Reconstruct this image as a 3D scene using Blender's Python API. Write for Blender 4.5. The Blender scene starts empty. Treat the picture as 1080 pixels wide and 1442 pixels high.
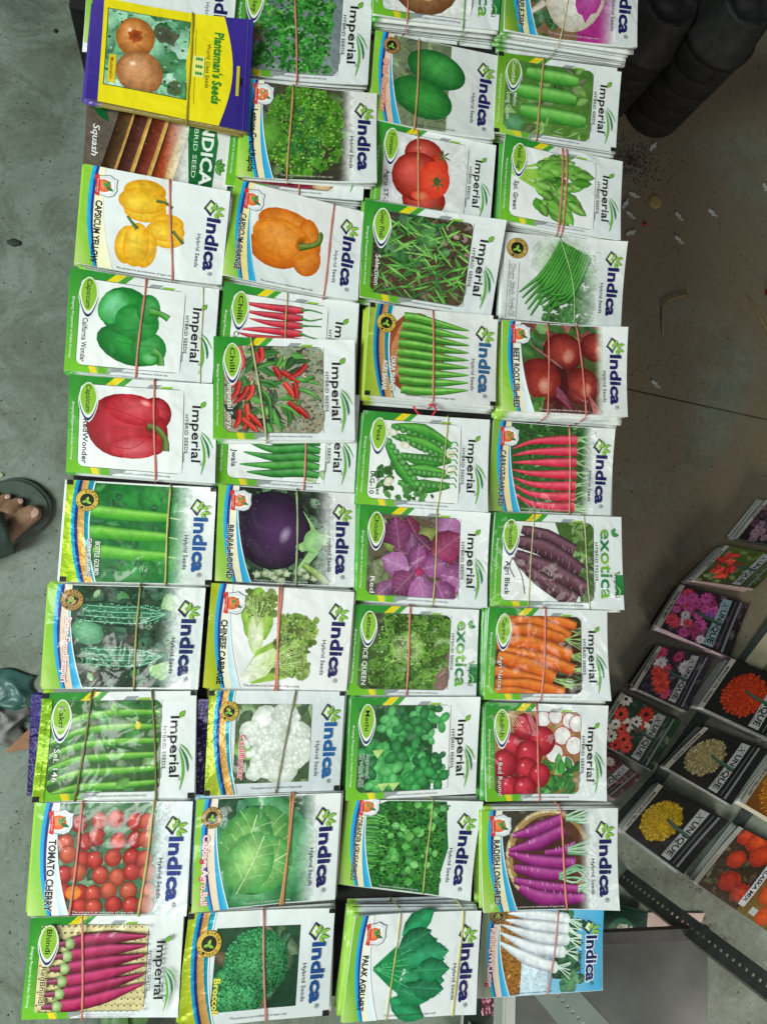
import bpy, bmesh, math, random
from math import sin, cos, pi, radians, sqrt
from mathutils import Vector, Matrix
from mathutils.geometry import tessellate_polygon

random.seed(7)
SC = bpy.context.scene
COL = SC.collection

# ------------------------------------------------------------------ camera
FPX = 1172.0                                    # focal length in photo pixels (1442 px tall frame)
CAMH = 1.30                                     # phone held 1.3 m above the floor
_v1 = Vector((5700, 330, FPX)).normalized()     # where the packet rows vanish  -> world +X
_v2 = Vector((410, -11000, FPX))                # where the packet columns vanish -> world +Y
_v2 = (_v2 - _v1 * _v2.dot(_v1)).normalized()
_v3 = _v1.cross(_v2).normalized()
RW = Matrix((_v1, _v2, _v3))                    # camera(cv) -> world
CAM = Vector((0, 0, CAMH))
cam_data = bpy.data.cameras.new('camera')
cam = bpy.data.objects.new('camera', cam_data)
COL.objects.link(cam)
r0, r1, r2 = RW.col[0], RW.col[1], RW.col[2]
m = Matrix.Identity(4)
for i in range(3):
    m[i][0] = r0[i]; m[i][1] = -r1[i]; m[i][2] = -r2[i]; m[i][3] = CAM[i]
cam.matrix_world = m
cam_data.sensor_fit = 'VERTICAL'
cam_data.sensor_height = 24.0
cam_data.lens = 24.0 * FPX / 1442.0
cam_data.clip_start = 0.02
cam_data.clip_end = 60
SC.camera = cam

def at(px, py, z=0.0):
    """photo pixel -> point on the horizontal plane at height z"""
    d = RW @ Vector(((px - 540) / FPX, (py - 721) / FPX, 1.0))
    t = (z - CAMH) / d.z
    return CAM + d * t

# ------------------------------------------------------------------ light
w = bpy.data.worlds.new('World'); SC.world = w
w.use_nodes = True
bg = w.node_tree.nodes['Background']
bg.inputs[0].default_value = (0.86, 0.95, 1.0, 1)
bg.inputs[1].default_value = 0.05

def area(name, loc, target, sx, sy, power, colr):
    ld = bpy.data.lights.new(name, 'AREA'); ld.shape = 'RECTANGLE'
    ld.size = sx; ld.size_y = sy; ld.energy = power; ld.color = colr
    o = bpy.data.objects.new(name, ld); COL.objects.link(o)
    o.location = loc
    o.rotation_euler = (Vector(target) - Vector(loc)).to_track_quat('-Z', 'Y').to_euler()
    return o
area('window_light', (-1.9, -0.35, 2.4), (0.05, -0.1, 0.5), 1.1, 1.5, 88, (0.89, 1.0, 0.94))
area('low_right_fill_light', (1.15, -1.30, 0.75), (0.78, -0.55, 0.0), 0.5, 0.5, 10, (1.0, 0.92, 0.83))  # unseen lamp, added low down to brighten the lower-right floor
area('tube_light', (-0.33, -0.50, 2.9), (-0.1, -0.2, 0.5), 0.26, 0.5, 6.5, (1.0, 1.0, 0.98))
area('added_glare_light_right', (1.2, -0.12, 2.9), (0.3, 0.0, 0.5), 0.24, 0.40, 2.6, (1.0, 0.98, 0.94))  # unseen overhead lamp, added to put highlights on the right-hand packets

SC.view_settings.view_transform = 'Standard'
SC.view_settings.look = 'None'
SC.view_settings.gamma = 1.0
SC.view_settings.exposure = 0.12

# ------------------------------------------------------------------ materials
def s2l(c):
    return c / 12.92 if c <= 0.04045 else ((c + 0.055) / 1.055) ** 2.4
_hx = {}
def hx(h):
    if isinstance(h, tuple):
        return h
    if h not in _hx:
        _hx[h] = tuple(s2l(int(h[i:i + 2], 16) / 255) for i in (1, 3, 5))
    return _hx[h]
def mix(a, b, t):
    a = hx(a); b = hx(b)
    return tuple((sqrt(max(a[i], 0)) + (sqrt(max(b[i], 0)) - sqrt(max(a[i], 0))) * t) ** 2 for i in range(3))
def lit(a, t): return mix(a, '#ffffff', t)
def drk(a, t): return mix(a, '#000000', t)

def newmat(name):
    mt = bpy.data.materials.new(name); mt.use_nodes = True
    nt = mt.node_tree
    return mt, nt, nt.nodes['Principled BSDF']
def node(nt, t, **kw):
    n = nt.nodes.new(t)
    for k, v in kw.items():
        setattr(n, k, v)
    return n
def simple(name, colr, rough=0.5, metal=0.0, noise=0.0, scale=60, bump=0.0, coat=0.0, sheen=0.0):
    mt, nt, b = newmat(name)
    b.inputs['Base Color'].default_value = (*hx(colr), 1)
    b.inputs['Roughness'].default_value = rough
    b.inputs['Metallic'].default_value = metal
    b.inputs['Coat Weight'].default_value = coat
    if noise or bump:
        g = node(nt, 'ShaderNodeNewGeometry')
        nz = node(nt, 'ShaderNodeTexNoise'); nz.inputs['Scale'].default_value = scale; nz.inputs['Detail'].default_value = 6
        nt.links.new(g.outputs['Position'], nz.inputs['Vector'])
        if noise:
            mx = node(nt, 'ShaderNodeMix', data_type='RGBA')
            mx.inputs['A'].default_value = (*drk(colr, noise), 1)
            mx.inputs['B'].default_value = (*lit(colr, noise * 0.5), 1)
            nt.links.new(nz.outputs['Fac'], mx.inputs['Factor'])
            nt.links.new(mx.outputs['Result'], b.inputs['Base Color'])
        if bump:
            bp = node(nt, 'ShaderNodeBump'); bp.inputs['Strength'].default_value = bump; bp.inputs['Distance'].default_value = 0.002
            nt.links.new(nz.outputs['Fac'], bp.inputs['Height'])
            nt.links.new(bp.outputs['Normal'], b.inputs['Normal'])
    return mt

def print_material(name, rough, coat, metal, crinkle, fine, fine_scale):
    """glossy printed film: ink colour comes from the mesh, paper crinkles from noise"""
    mt, nt, b = newmat(name)
    L = nt.links.new
    at_ = node(nt, 'ShaderNodeAttribute', attribute_name='Col')
    gr = node(nt, 'ShaderNodeAttribute', attribute_name='grain')
    geo = node(nt, 'ShaderNodeNewGeometry')
    n1 = node(nt, 'ShaderNodeTexNoise'); n1.inputs['Scale'].default_value = 330; n1.inputs['Detail'].default_value = 5; n1.inputs['Roughness'].default_value = 0.65
    L(geo.outputs['Position'], n1.inputs['Vector'])
    mr = node(nt, 'ShaderNodeMapRange'); mr.inputs['From Min'].default_value = 0.3; mr.inputs['From Max'].default_value = 0.7
    mr.inputs['To Min'].default_value = -0.62; mr.inputs['To Max'].default_value = 0.62
    L(n1.outputs['Fac'], mr.inputs['Value'])
    n1b = node(nt, 'ShaderNodeTexNoise'); n1b.inputs['Scale'].default_value = 85; n1b.inputs['Detail'].default_value = 4; n1b.inputs['Distortion'].default_value = 1.2
    L(geo.outputs['Position'], n1b.inputs['Vector'])
    mr2 = node(nt, 'ShaderNodeMapRange'); mr2.inputs['From Min'].default_value = 0.32; mr2.inputs['From Max'].default_value = 0.68
    mr2.inputs['To Min'].default_value = -0.2; mr2.inputs['To Max'].default_value = 0.2
    L(n1b.outputs['Fac'], mr2.inputs['Value'])
    gb = node(nt, 'ShaderNodeMath', operation='MULTIPLY'); gb.use_clamp = True; gb.inputs[1].default_value = 8.0
    L(gr.outputs['Fac'], gb.inputs[0])
    mb = node(nt, 'ShaderNodeMath', operation='MULTIPLY_ADD'); mb.inputs[2].default_value = 1.0
    L(mr2.outputs['Result'], mb.inputs[0]); L(gb.outputs[0], mb.inputs[1])
    mu = node(nt, 'ShaderNodeMath', operation='MULTIPLY_ADD')
    L(mr.outputs['Result'], mu.inputs[0]); L(gr.outputs['Fac'], mu.inputs[1]); L(mb.outputs[0], mu.inputs[2])
    vm = node(nt, 'ShaderNodeVectorMath', operation='SCALE')
    L(at_.outputs['Color'], vm.inputs[0]); L(mu.outputs[0], vm.inputs['Scale'])
    L(vm.outputs[0], b.inputs['Base Color'])
    b.inputs['Roughness'].default_value = rough
    b.inputs['Metallic'].default_value = metal
    b.inputs['Coat Weight'].default_value = coat
    b.inputs['Coat Roughness'].default_value = 0.085
    b.inputs['Specular IOR Level'].default_value = 0.3
    n2 = node(nt, 'ShaderNodeTexNoise'); n2.inputs['Scale'].default_value = 28; n2.inputs['Detail'].default_value = 2.0; n2.inputs['Distortion'].default_value = 0.6
    L(geo.outputs['Position'], n2.inputs['Vector'])
    b1 = node(nt, 'ShaderNodeBump'); b1.inputs['Strength'].default_value = crinkle; b1.inputs['Distance'].default_value = 0.006
    L(n2.outputs['Fac'], b1.inputs['Height'])
    n3 = node(nt, 'ShaderNodeTexNoise'); n3.inputs['Scale'].default_value = fine_scale; n3.inputs['Detail'].default_value = 3
    L(geo.outputs['Position'], n3.inputs['Vector'])
    b2 = node(nt, 'ShaderNodeBump'); b2.inputs['Strength'].default_value = fine; b2.inputs['Distance'].default_value = 0.001
    L(n3.outputs['Fac'], b2.inputs['Height']); L(b1.outputs['Normal'], b2.inputs['Normal'])
    L(b2.outputs['Normal'], b.inputs['Normal']); L(b2.outputs['Normal'], b.inputs['Coat Normal'])
    return mt
M_PRINT = print_material('printed_laminate', 0.42, 0.42, 0.0, 0.48, 0.10, 160)
M_FOIL = print_material('printed_foil', 0.26, 0.3, 0.35, 0.55, 0.5, 210)
M_DULL = print_material('printed_dull_film', 0.42, 0.12, 0.0, 0.35, 0.10, 160)

# ------------------------------------------------------------------ object helpers
def link(name, me, parent=None, loc=None):
    o = bpy.data.objects.new(name, me)
    COL.objects.link(o)
    if parent: o.parent = parent
    if loc is not None: o.location = loc
    return o
def tag(o, label=None, cat=None, group=None, kind=None):
    if label: o['label'] = label
    if cat: o['category'] = cat
    if group: o['group'] = group
    if kind: o['kind'] = kind
    return o
def mesh(name, V, F, mats=(), smooth=False):
    me = bpy.data.meshes.new(name)
    me.from_pydata([tuple(v) for v in V], [], F)
    for mt in mats: me.materials.append(mt)
    if smooth:
        me.polygons.foreach_set('use_smooth', [True] * len(me.polygons))
    me.update()
    return me
def bm_mesh(name, bm, mats=(), smooth=False):
    me = bpy.data.meshes.new(name); bm.to_mesh(me); bm.free()
    for mt in mats: me.materials.append(mt)
    if smooth:
        me.polygons.foreach_set('use_smooth', [True] * len(me.polygons))
    return me
def tube(V, F, pts, r, seg=6, closed=False, flat=1.0):
    """append a tube along pts to V, F"""
    n = len(pts); b0 = len(V)
    pts = [Vector(p) for p in pts]
    for i, p in enumerate(pts):
        if closed: t = pts[(i + 1) % n] - pts[(i - 1) % n]
        else: t = pts[min(i + 1, n - 1)] - pts[max(i - 1, 0)]
        t.normalize()
        up = Vector((0, 0, 1)) if abs(t.z) < 0.8 else Vector((1, 0, 0))
        a = t.cross(up).normalized(); bb = a.cross(t).normalized()
        rr = r[i] if isinstance(r, (list, tuple)) else r
        for k in range(seg):
            an = 2 * pi * k / seg
            V.append(p + a * cos(an) * rr + bb * sin(an) * rr * flat)
    for i in range(n if closed else n - 1):
        j = (i + 1) % n
        for k in range(seg):
            k2 = (k + 1) % seg
            F.append((b0 + i * seg + k, b0 + i * seg + k2, b0 + j * seg + k2, b0 + j * seg + k))
    if not closed:
        F.append(tuple(b0 + k for k in range(seg))[::-1])
        F.append(tuple(b0 + (n - 1) * seg + k for k in range(seg)))

# ------------------------------------------------------------------ flat-print drawing on a 200 x 140 packet canvas
_tc = {}
def text_mesh(body, bold, shear):
    k = (body, bold, shear)
    if k not in _tc:
        cu = bpy.data.curves.new('t', 'FONT'); cu.body = body; cu.size = 1; cu.offset = bold; cu.shear = shear
        cu.resolution_u = 2; cu.fill_mode = 'FRONT'
        o = bpy.data.objects.new('t', cu)
        me = bpy.data.meshes.new_from_object(o)
        vs = [(v.co.x, v.co.y) for v in me.vertices]
        me.calc_loop_triangles()
        fs = [tuple(t.vertices) for t in me.loop_triangles]
        bpy.data.objects.remove(o); bpy.data.curves.remove(cu); bpy.data.meshes.remove(me)
        _tc[k] = (vs, fs)
    return _tc[k]

MAXE = 7.0
class Art:
    def __init__(s, key):
        s.L = {}; s.z = 0; s.j = 0.0; s.nm = None; s.clip = None; s.g = 0.0; s.fade = None; s.foil = 0
        s.rnd = random.Random(key); s.to('border'); s.names = []
    def to(s, n):
        s.cur = s.L.setdefault(n, dict(V=[], C=[], G=[], F=[], M=[]))
        if n != s.nm: s.j += 1.0; s.nm = n
        return s
    def up(s, size=0.0):
        s.z += 1
        if size > 14: s.j += min(.5, size * .008)
    # --- primitive: polygon with per-vertex colours (convex) -> clipped, split, stored
    def _tri(s, P, C):
        q = s.cur
        st = [(P[0], P[1], P[2], C[0], C[1], C[2])]
        while st:
            a, b, c, ca, cb, cc = st.pop()
            la = (a[0]-b[0])**2 + (a[1]-b[1])**2; lb = (b[0]-c[0])**2 + (b[1]-c[1])**2; lc = (c[0]-a[0])**2 + (c[1]-a[1])**2
            mx = max(la, lb, lc)
            if mx > MAXE * MAXE:
                if mx == lb: a, b, c, ca, cb, cc = b, c, a, cb, cc, ca
                elif mx == lc: a, b, c, ca, cb, cc = c, a, b, cc, ca, cb
                mm = ((a[0]+b[0])/2, (a[1]+b[1])/2); cm = tuple((ca[i]+cb[i])/2 for i in range(3))
                st.append((a, mm, c, ca, cm, cc)); st.append((mm, b, c, cm, cb, cc))
                continue
            n = len(q['V'])
            for p, cl in ((a, ca), (b, cb), (c, cc)):
                if s.fade:
                    x0, x1, fc = s.fade
                    t = min(1, max(0, (p[0] - x0) / (x1 - x0)))
                    cl = mix(cl, fc, t)
                q['V'].append((p[0], p[1], s.z, s.j)); q['C'].append(cl); q['G'].append(s.g)
            q['F'].append((n, n+1, n+2)); q['M'].append(s.foil)
    def conv(s, P, C):
        if s.clip:
            x0, y0, x1, y1 = s.clip
            for ax, lim, sg in ((0, x0, 1), (0, x1, -1), (1, y0, 1), (1, y1, -1)):
                o = []; oc = []
                n = len(P)
                for i in range(n):
                    a, b = P[i], P[(i+1) % n]; ca, cb = C[i], C[(i+1) % n]
                    da = (a[ax] - lim) * sg; db = (b[ax] - lim) * sg
                    if da >= 0: o.append(a); oc.append(ca)
                    if (da > 0 and db < 0) or (da < 0 and db > 0):
                        t = da / (da - db)
                        o.append((a[0]+(b[0]-a[0])*t, a[1]+(b[1]-a[1])*t)); oc.append(tuple(ca[k]+(cb[k]-ca[k])*t for k in range(3)))
                P, C = o, oc
                if len(P) < 3: return
        for i in range(1, len(P) - 1):
            s._tri((P[0], P[i], P[i+1]), (C[0], C[i], C[i+1]))
    def rect(s, x0, y0, x1, y1, c, c2=None, vert=True):
        s.up(60); c = hx(c); c2 = hx(c2) if c2 else c
        C = (c, c, c2, c2) if vert else (c, c2, c2, c)
        s.conv([(x0, y0), (x1, y0), (x1, y1), (x0, y1)], list(C))
    def poly(s, pts, c, fn=None):
        s.up(max(abs(p[0] - pts[0][0]) + abs(p[1] - pts[0][1]) for p in pts)); c = hx(c)
        for t in tessellate_polygon([[Vector((p[0], p[1], 0)) for p in pts]]):
            P = [tuple(pts[i][:2]) for i in t]
            s.conv(P, [fn(*p) if fn else c for p in P])
    def strip(s, A, B, cA, cB=None, same=False):
        if not same: s.up(60)
        n = len(A)
        f = lambda c, i: hx(c[i]) if isinstance(c, list) else hx(c)
        cB = cB or cA
        for i in range(n - 1):
            s.conv([A[i], A[i+1], B[i+1], B[i]], [f(cA, i), f(cA, i+1), f(cB, i+1), f(cB, i)])
    def ell(s, cx, cy, rx, ry, cin, cout=None, ang=0, off=(0, 0), n=18, jit=0.0, rings=3, mid=None):
        s.up(max(rx, ry) * 1.6); cin = hx(cin); cout = hx(cout) if cout else cin
        ca, sa = cos(radians(ang)), sin(radians(ang))
        js = [1 + s.rnd.uniform(-jit, jit) for _ in range(n)]
        ringp = []; ringc = []
        for k in range(rings + 1):
            f = k / rings
            pp = []
            for i in range(n):
                a = 2 * pi * i / n
                x = cos(a) * rx * js[i] * f + off[0] * rx * (1 - f); y = sin(a) * ry * js[i] * f + off[1] * ry * (1 - f)
                pp.append((cx + x * ca - y * sa, cy + x * sa + y * ca))
            ringp.append(pp)
            ringc.append(mix(cin, cout, f ** 1.5))
        for k in range(rings):
            for i in range(n):
                j = (i + 1) % n
                if k == 0:
                    s.conv([ringp[0][0], ringp[1][i], ringp[1][j]], [ringc[0], ringc[1], ringc[1]])
                else:
                    s.conv([ringp[k][i], ringp[k+1][i], ringp[k+1][j], ringp[k][j]], [ringc[k], ringc[k+1], ringc[k+1], ringc[k]])
    def ball(s, cx, cy, rx, ry, c, ang=0, hl=True, dark=0.45, light=0.22, n=18, jit=0.0):
        s.ell(cx, cy, rx, ry, lit(c, light), drk(c, dark), ang, (-0.28, -0.28), n, jit, 4)
        if hl: s.ell(cx - rx * 0.3, cy - ry * 0.35, rx * 0.16, ry * 0.13, lit(c, 0.75), lit(c, light), ang, n=9, rings=2)
    def taper(s, pts, ws, c, ce=None, cl=None):
        """a shaded root / pod along a polyline (smoothed)"""
        s.up(abs(pts[0][0] - pts[-1][0]) + abs(pts[0][1] - pts[-1][1]) if max(ws) > 2 else 0)
        ce = ce or drk(c, 0.5); cl = cl or lit(c, 0.2)
        n = len(pts); P = []; Wd = []
        for i in range(n - 1):
            p0 = pts[max(i-1, 0)]; p1 = pts[i]; p2 = pts[i+1]; p3 = pts[min(i+2, n-1)]
            for k in range(4):
                t = k / 4
                P.append(tuple(0.5*((2*p1[d])+(-p0[d]+p2[d])*t+(2*p0[d]-5*p1[d]+4*p2[d]-p3[d])*t*t+(-p0[d]+3*p1[d]-3*p2[d]+p3[d])*t**3) for d in (0, 1)))
                Wd.append(ws[i] + (ws[i+1] - ws[i]) * t)
        P.append(tuple(pts[-1])); Wd.append(ws[-1])
        rows = []
        for i, p in enumerate(P):
            a = P[max(i-1, 0)]; b = P[min(i+1, len(P)-1)]
            tx, ty = b[0]-a[0], b[1]-a[1]; l = sqrt(tx*tx+ty*ty) or 1
            nx, ny = -ty/l, tx/l
            rows.append([(p[0]+nx*Wd[i]*f, p[1]+ny*Wd[i]*f) for f in (-1, -0.45, 0.3, 1)])
        cc = [hx(ce), hx(cl), hx(c), hx(ce)]
        for i in range(len(rows) - 1):
            for k in range(3):
                s.conv([rows[i][k], rows[i+1][k], rows[i+1][k+1], rows[i][k+1]], [cc[k], cc[k], cc[k+1], cc[k+1]])
    def line(s, pts, wd, c):
        s.taper(pts, [wd] * len(pts), c, c, c)
    def leaf(s, x, y, L, wd, ang, c, c2=None, tip=1.0):
        s.up(L * .7); c = hx(c); c2 = hx(c2) if c2 else lit(c, 0.12); cd = drk(c, 0.3)
        ca, sa = cos(radians(ang)), sin(radians(ang))
        T = lambda u, v: (x + u * ca - v * sa, y + u * sa + v * ca)
        prof = [(0, 0), (0.2, 0.7), (0.45, 1), (0.75, 0.7), (1, 0)]
        m_ = [T(u * L, 0) for u, _ in prof]; a_ = [T(u * L, v * wd) for u, v in prof]; b_ = [T(u * L, -v * wd) for u, v in prof]
        s.strip(m_, a_, c2, c, True); s.strip(m_, b_, c2, cd, True)
    def vleaf(s, x, y, L, wd, ang, c, vein=None):
        s.leaf(x, y, L, wd, ang, c, lit(c, .1)); vein = vein or lit(c, .35)
        ca, sa = cos(radians(ang)), sin(radians(ang)); T = lambda u, v: (x + u * ca - v * sa, y + u * sa + v * ca)
        s.j += .15
        s.line([T(0, 0), T(L * .5, 0), T(L * .96, 0)], .45, vein)
        for t in (.22, .4, .58, .75):
            for q in (-1, 1): s.line([T(L * t, 0), T(L * (t + .16), q * wd * .7 * (1 - abs(t - .45)))], .3, mix(vein, c, .4))
    def foliage(s, x0, y0, x1, y1, n, L, cols, wr=0.35, ang=None):
        for _ in range(n):
            l = s.rnd.uniform(L * 0.6, L * 1.3); c = s.rnd.choice(cols)
            c = mix(c, s.rnd.choice(['#000000', '#ffffff']), s.rnd.uniform(0, 0.16))
            s.leaf(s.rnd.uniform(x0, x1), s.rnd.uniform(y0, y1), l, l * wr, (s.rnd.uniform(0, 360) if ang is None else ang + s.rnd.uniform(-35, 35)), c)
    def frill(s, x0, y0, x1, y1, n, R, dark, light, inside=None):
        for _ in range(n):
            x = s.rnd.uniform(x0, x1); y = s.rnd.uniform(y0, y1)
            if inside and not inside(x, y): continue
            r = s.rnd.uniform(R * 0.6, R * 1.3)
            k = s.rnd.uniform(0, 0.45)
            tone = 0.42 * (0.5 + 0.5 * sin(x * .13 + 1.7 * sin(y * .07)) * sin(y * .12 + 1.1)) + s.rnd.uniform(0, .2)
            s.ell(x, y, r, r * s.rnd.uniform(0.5, 0.95), drk(mix(dark, light, k), tone), drk(mix(light, dark, k), tone * .9), s.rnd.uniform(0, 180), (0.3, 0.35), 11, 0.3, 2)
    def speck(s, x0, y0, x1, y1, n, r, cols, inside=None, shade=None):
        cols = [hx(c) for c in cols]
        for _ in range(n):
            x = s.rnd.uniform(x0, x1); y = s.rnd.uniform(y0, y1)
            if inside and not inside(x, y): continue
            t = .5 * (.5 + .5 * sin(x * .15 + 1.9 * sin(y * .09)) * sin(y * .14 + .8)) * s.rnd.random()
            if shade: t = min(.85, max(0, t * .5 + shade(x, y)))
            c = drk(s.rnd.choice(cols), t); c2 = drk(c, .25); a0 = s.rnd.uniform(0, 6.3); q = s.rnd.uniform(.5, 1)
            P = []
            for k in range(5):
                a = a0 + k * 1.2566; rr = r * s.rnd.uniform(.6, 1.4)
                P.append((x + cos(a) * rr, y + sin(a) * rr * q))
            s.z += 1
            s.conv(P, [c, c, c2, c2, c])
    def text(s, body, x, y, length, height, c, down=True, bold=0.0, shear=0.0, outline=None, ow=0.05, ang=0, foil=None):
        """x,y: start of the baseline box; down: reads downwards with the letter tops to the right"""
        V0, F0 = text_mesh(body, 0.0, shear)
        if not V0: return
        xs = [v[0] for v in V0]; ys = [v[1] for v in V0]
        bx, by = min(xs), 0.0
        cap = 0.70
        sx = length / max(1e-6, max(xs) - bx); sy = height / cap
        def put(bd, colr):
            V1, F1 = text_mesh(body, bd, shear)
            s.up()
            out = []
            ca, sa = cos(radians(ang)), sin(radians(ang))
            for (tx, ty) in V1:
                u = (tx - bx) * sx; v = (ty - by) * sy
                if down: dx, dy = v, u
                else: dx, dy = u, -v
                out.append((x + dx * ca - dy * sa, y + dx * sa + dy * ca))
            f = (lambda p: hx(colr)) if not callable(colr) else (lambda p: colr(*p))
            for t in F1:
                P = [out[i] for i in t]
                s.conv(P, [f(p) for p in P])
        g0 = s.g; s.g = 0.0; s.j += .5
        if outline: put(bold + ow, outline); s.j += .8
        put(bold, c)
        s.g = g0

# ------------------------------------------------------------------ shared print designs
def seal_gold(A, x, y, r=15.5, gold='#d9b441', dark='#20220f'):
    A.ell(x, y, r, r, '#5a4312', n=26, rings=2); A.ell(x, y, r * 0.95, r * 0.95, lit(gold, 0.15), gold, n=26, rings=2)
    A.ell(x, y, r * 0.6, r * 0.6, dark, n=22, rings=2)
    A.leaf(x - r * 0.05, y + r * 0.1, r * 0.45, r * 0.14, -70, '#9ccc3c'); A.leaf(x - r * 0.05, y + r * 0.1, r * 0.5, r * 0.14, 25, '#8fc43a'); A.leaf(x, y + r * 0.1, r * 0.45, r * 0.13, 165, '#7fb838')
    s = 'EXPORT QUALITY'
    for i, ch in enumerate(s):
        if ch == ' ': continue
        a = -105 + i * 20
        rx, ry = x + cos(radians(a)) * r * 0.68, y + sin(radians(a)) * r * 0.68
        A.text(ch, rx, ry, r * 0.17, r * 0.21, '#3a2a08', down=False, bold=0.02, ang=a + 90)

def seal_shield(A, x, y):
    def sh(k, c):
        P = [(-10, -14), (-2, -15), (6, -17), (12, -13), (17, -12), (16, -4), (17, 4), (13, 12), (6, 15), (-2, 14), (-10, 12)]
        A.poly([(x + a * k, y + b * k) for a, b in P], c)
    sh(1.0, '#6e757c'); sh(0.93, '#e9ecee'); sh(0.8, '#c9ced2'); sh(0.74, '#f2f3f2')
    A.ell(x - 2, y - 0.5, 10.5, 9, '#f49a62', '#e0602c', off=(-0.2, -0.2))
    A.leaf(x + 1, y + 2, 12, 2.6, -60, '#2e8b3a'); A.leaf(x + 1, y + 1, 12, 2.4, 20, '#1d6e30'); A.leaf(x + 1, y + 1, 8, 2, -110, '#46a044')
    A.poly([(x - 15, y - 13), (x - 9, y - 16), (x - 6, y + 0), (x - 7, y + 15), (x - 13, y + 13), (x - 11, y)], '#d8362f')
    A.text('Export Quality', x - 10.2, y - 9, 19, 1.9, '#ffe9e0')

def curve(a, b, c, n=14):
    """x(t) = a + b t + c t^2 from top to bottom edge"""
    return [(a + b * t + c * t * t, t * 140.0) for t in [i / n for i in range(n + 1)]]
def indica_left(A, fill='#f3e9b0', fill2=None, sw='#1b9fd6', sw2='#4cc1ea', foil=False, lime='#8cc63a', lime2='#cfe68a', gold='#e8a83c'):
    """left-hand curved colour bands; drawn over the picture"""
    A.to('border'); A.g = 0
    e = curve(0, 0, 0); c1 = curve(12, -22, 34); c2 = curve(17, -22, 33); c3 = curve(21, -22, 30.5)
    c4 = curve(27, -14, 20); c5 = curve(29, -10, 31)
    if foil: A.foil = 1
    if foil:
        c3 = curve(21, -22, 33); c4 = curve(29, -22, 36); c5 = curve(37, -25, 34)
        A.strip(e, c5, '#e8f0ee')
        A.strip(e, c1, lime, lime2); A.strip(c1, c2, '#1ec0dc', '#2a8fd0'); A.strip(c2, c3, '#23306f', '#31408c')
        A.strip(c3, c4, gold, lit(gold, 0.3)); A.strip(c4, c5, '#1391a8', '#23b2cf')
        A.foil = 0
        A.strip([(p[0] - 0.8, p[1]) for p in c5], [(p[0] + 0.8, p[1]) for p in c5], '#f4f8f6')
    else:
        A.strip(e, c5, fill, fill2 or lit(fill, 0.6))
        A.strip(e, c1, [lime] * 8 + [mix(lime, lime2, i / 6) for i in range(7)], lime)
        A.strip(c1, c2, '#28b0e4', '#149ad8'); A.strip(c2, c3, '#20307a', '#2a3a90')
        c6 = [(p[0] - 0.6 - 11 * (p[1] / 140) ** 1.6, p[1]) for p in c5]
        if sw:
            A.strip(c6, c5, sw, sw2)
            A.strip([(p[0] - 0.6, p[1]) for p in c5], [(p[0] + 0.7, p[1]) for p in c5], '#f4f8f6')
def indica_right(A, col='#1f205c', sub='#3c3a52', mark=True, glow=None, foil=False):
    A.to('lettering'); A.g = 0
    x, y = 176, 29
    P = lambda k: [(x - 11 * k, y + 3 * k), (x - 2 * k, y - 12 * k), (x + 9 * k, y - 4 * k), (x - 0.5 * k, y + 11 * k)]
    A.poly(P(1.0), '#1c2150'); A.poly(P(0.74), '#a7c93c'); A.poly(P(0.55), '#f4f4ec')
    A.poly([(x - 9, y + 4), (x - 1, y + 13), (x + 1, y + 10), (x - 7, y + 2)], '#1c2150')
    for (dx, dy, L, an) in ((3, 3, 12, -75), (6, 4, 13, -35), (6, 6, 13, 15), (5, 7, 12, 60), (2, 5, 8, -110), (10, 0, 9, -10)):
        A.leaf(x + dx, y + dy, L, L * 0.24, an, '#5aa22e', '#a8d05a')
    A.text('Indica', 172, 45, 76, 17.5, col, bold=0.035, outline=glow, ow=0.05)
    A.text('Hybrid Seeds', 159.5, 70, 49, 5.2, sub, bold=0.004)
    if mark: A.text('®', 179, 123, 6.5, 6.0, '#3c3a52')
def disclaim(A, x=54, y=137.2, ln=78, c='#4a4a4a', s='The picture is an indication of type only'):
    A.to('lettering'); A.text(s, x, y, ln, 2.7, c, down=False, bold=0.004)
def base(A, c='#eef0ef', c2='#e4e8e8'):
    A.to('border'); A.rect(0, 0, 200, 140, c, c2)
def name_down(A, s, x=26, y=47, ln=88, h=8.2, c='#17181c', outline=None, bold=0.035, shear=0.0, ow=0.035):
    bold = max(bold, .03); ow = min(ow, .04)
    A.to('lettering'); A.text(s, x - h / 2, y, ln, h, c, bold=bold, outline=outline, shear=shear, ow=ow)
def corner_tags(A, which='tb'):
    A.to('border')
    if 't' in which: A.rect(0, 0, 8, 7, '#23241f'); A.rect(192, 0, 200, 6, '#1d1d1c')
    if 'b' in which: A.rect(0, 133, 8, 140, '#23241f'); A.rect(191, 133, 200, 140, '#1d1d1c')

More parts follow.
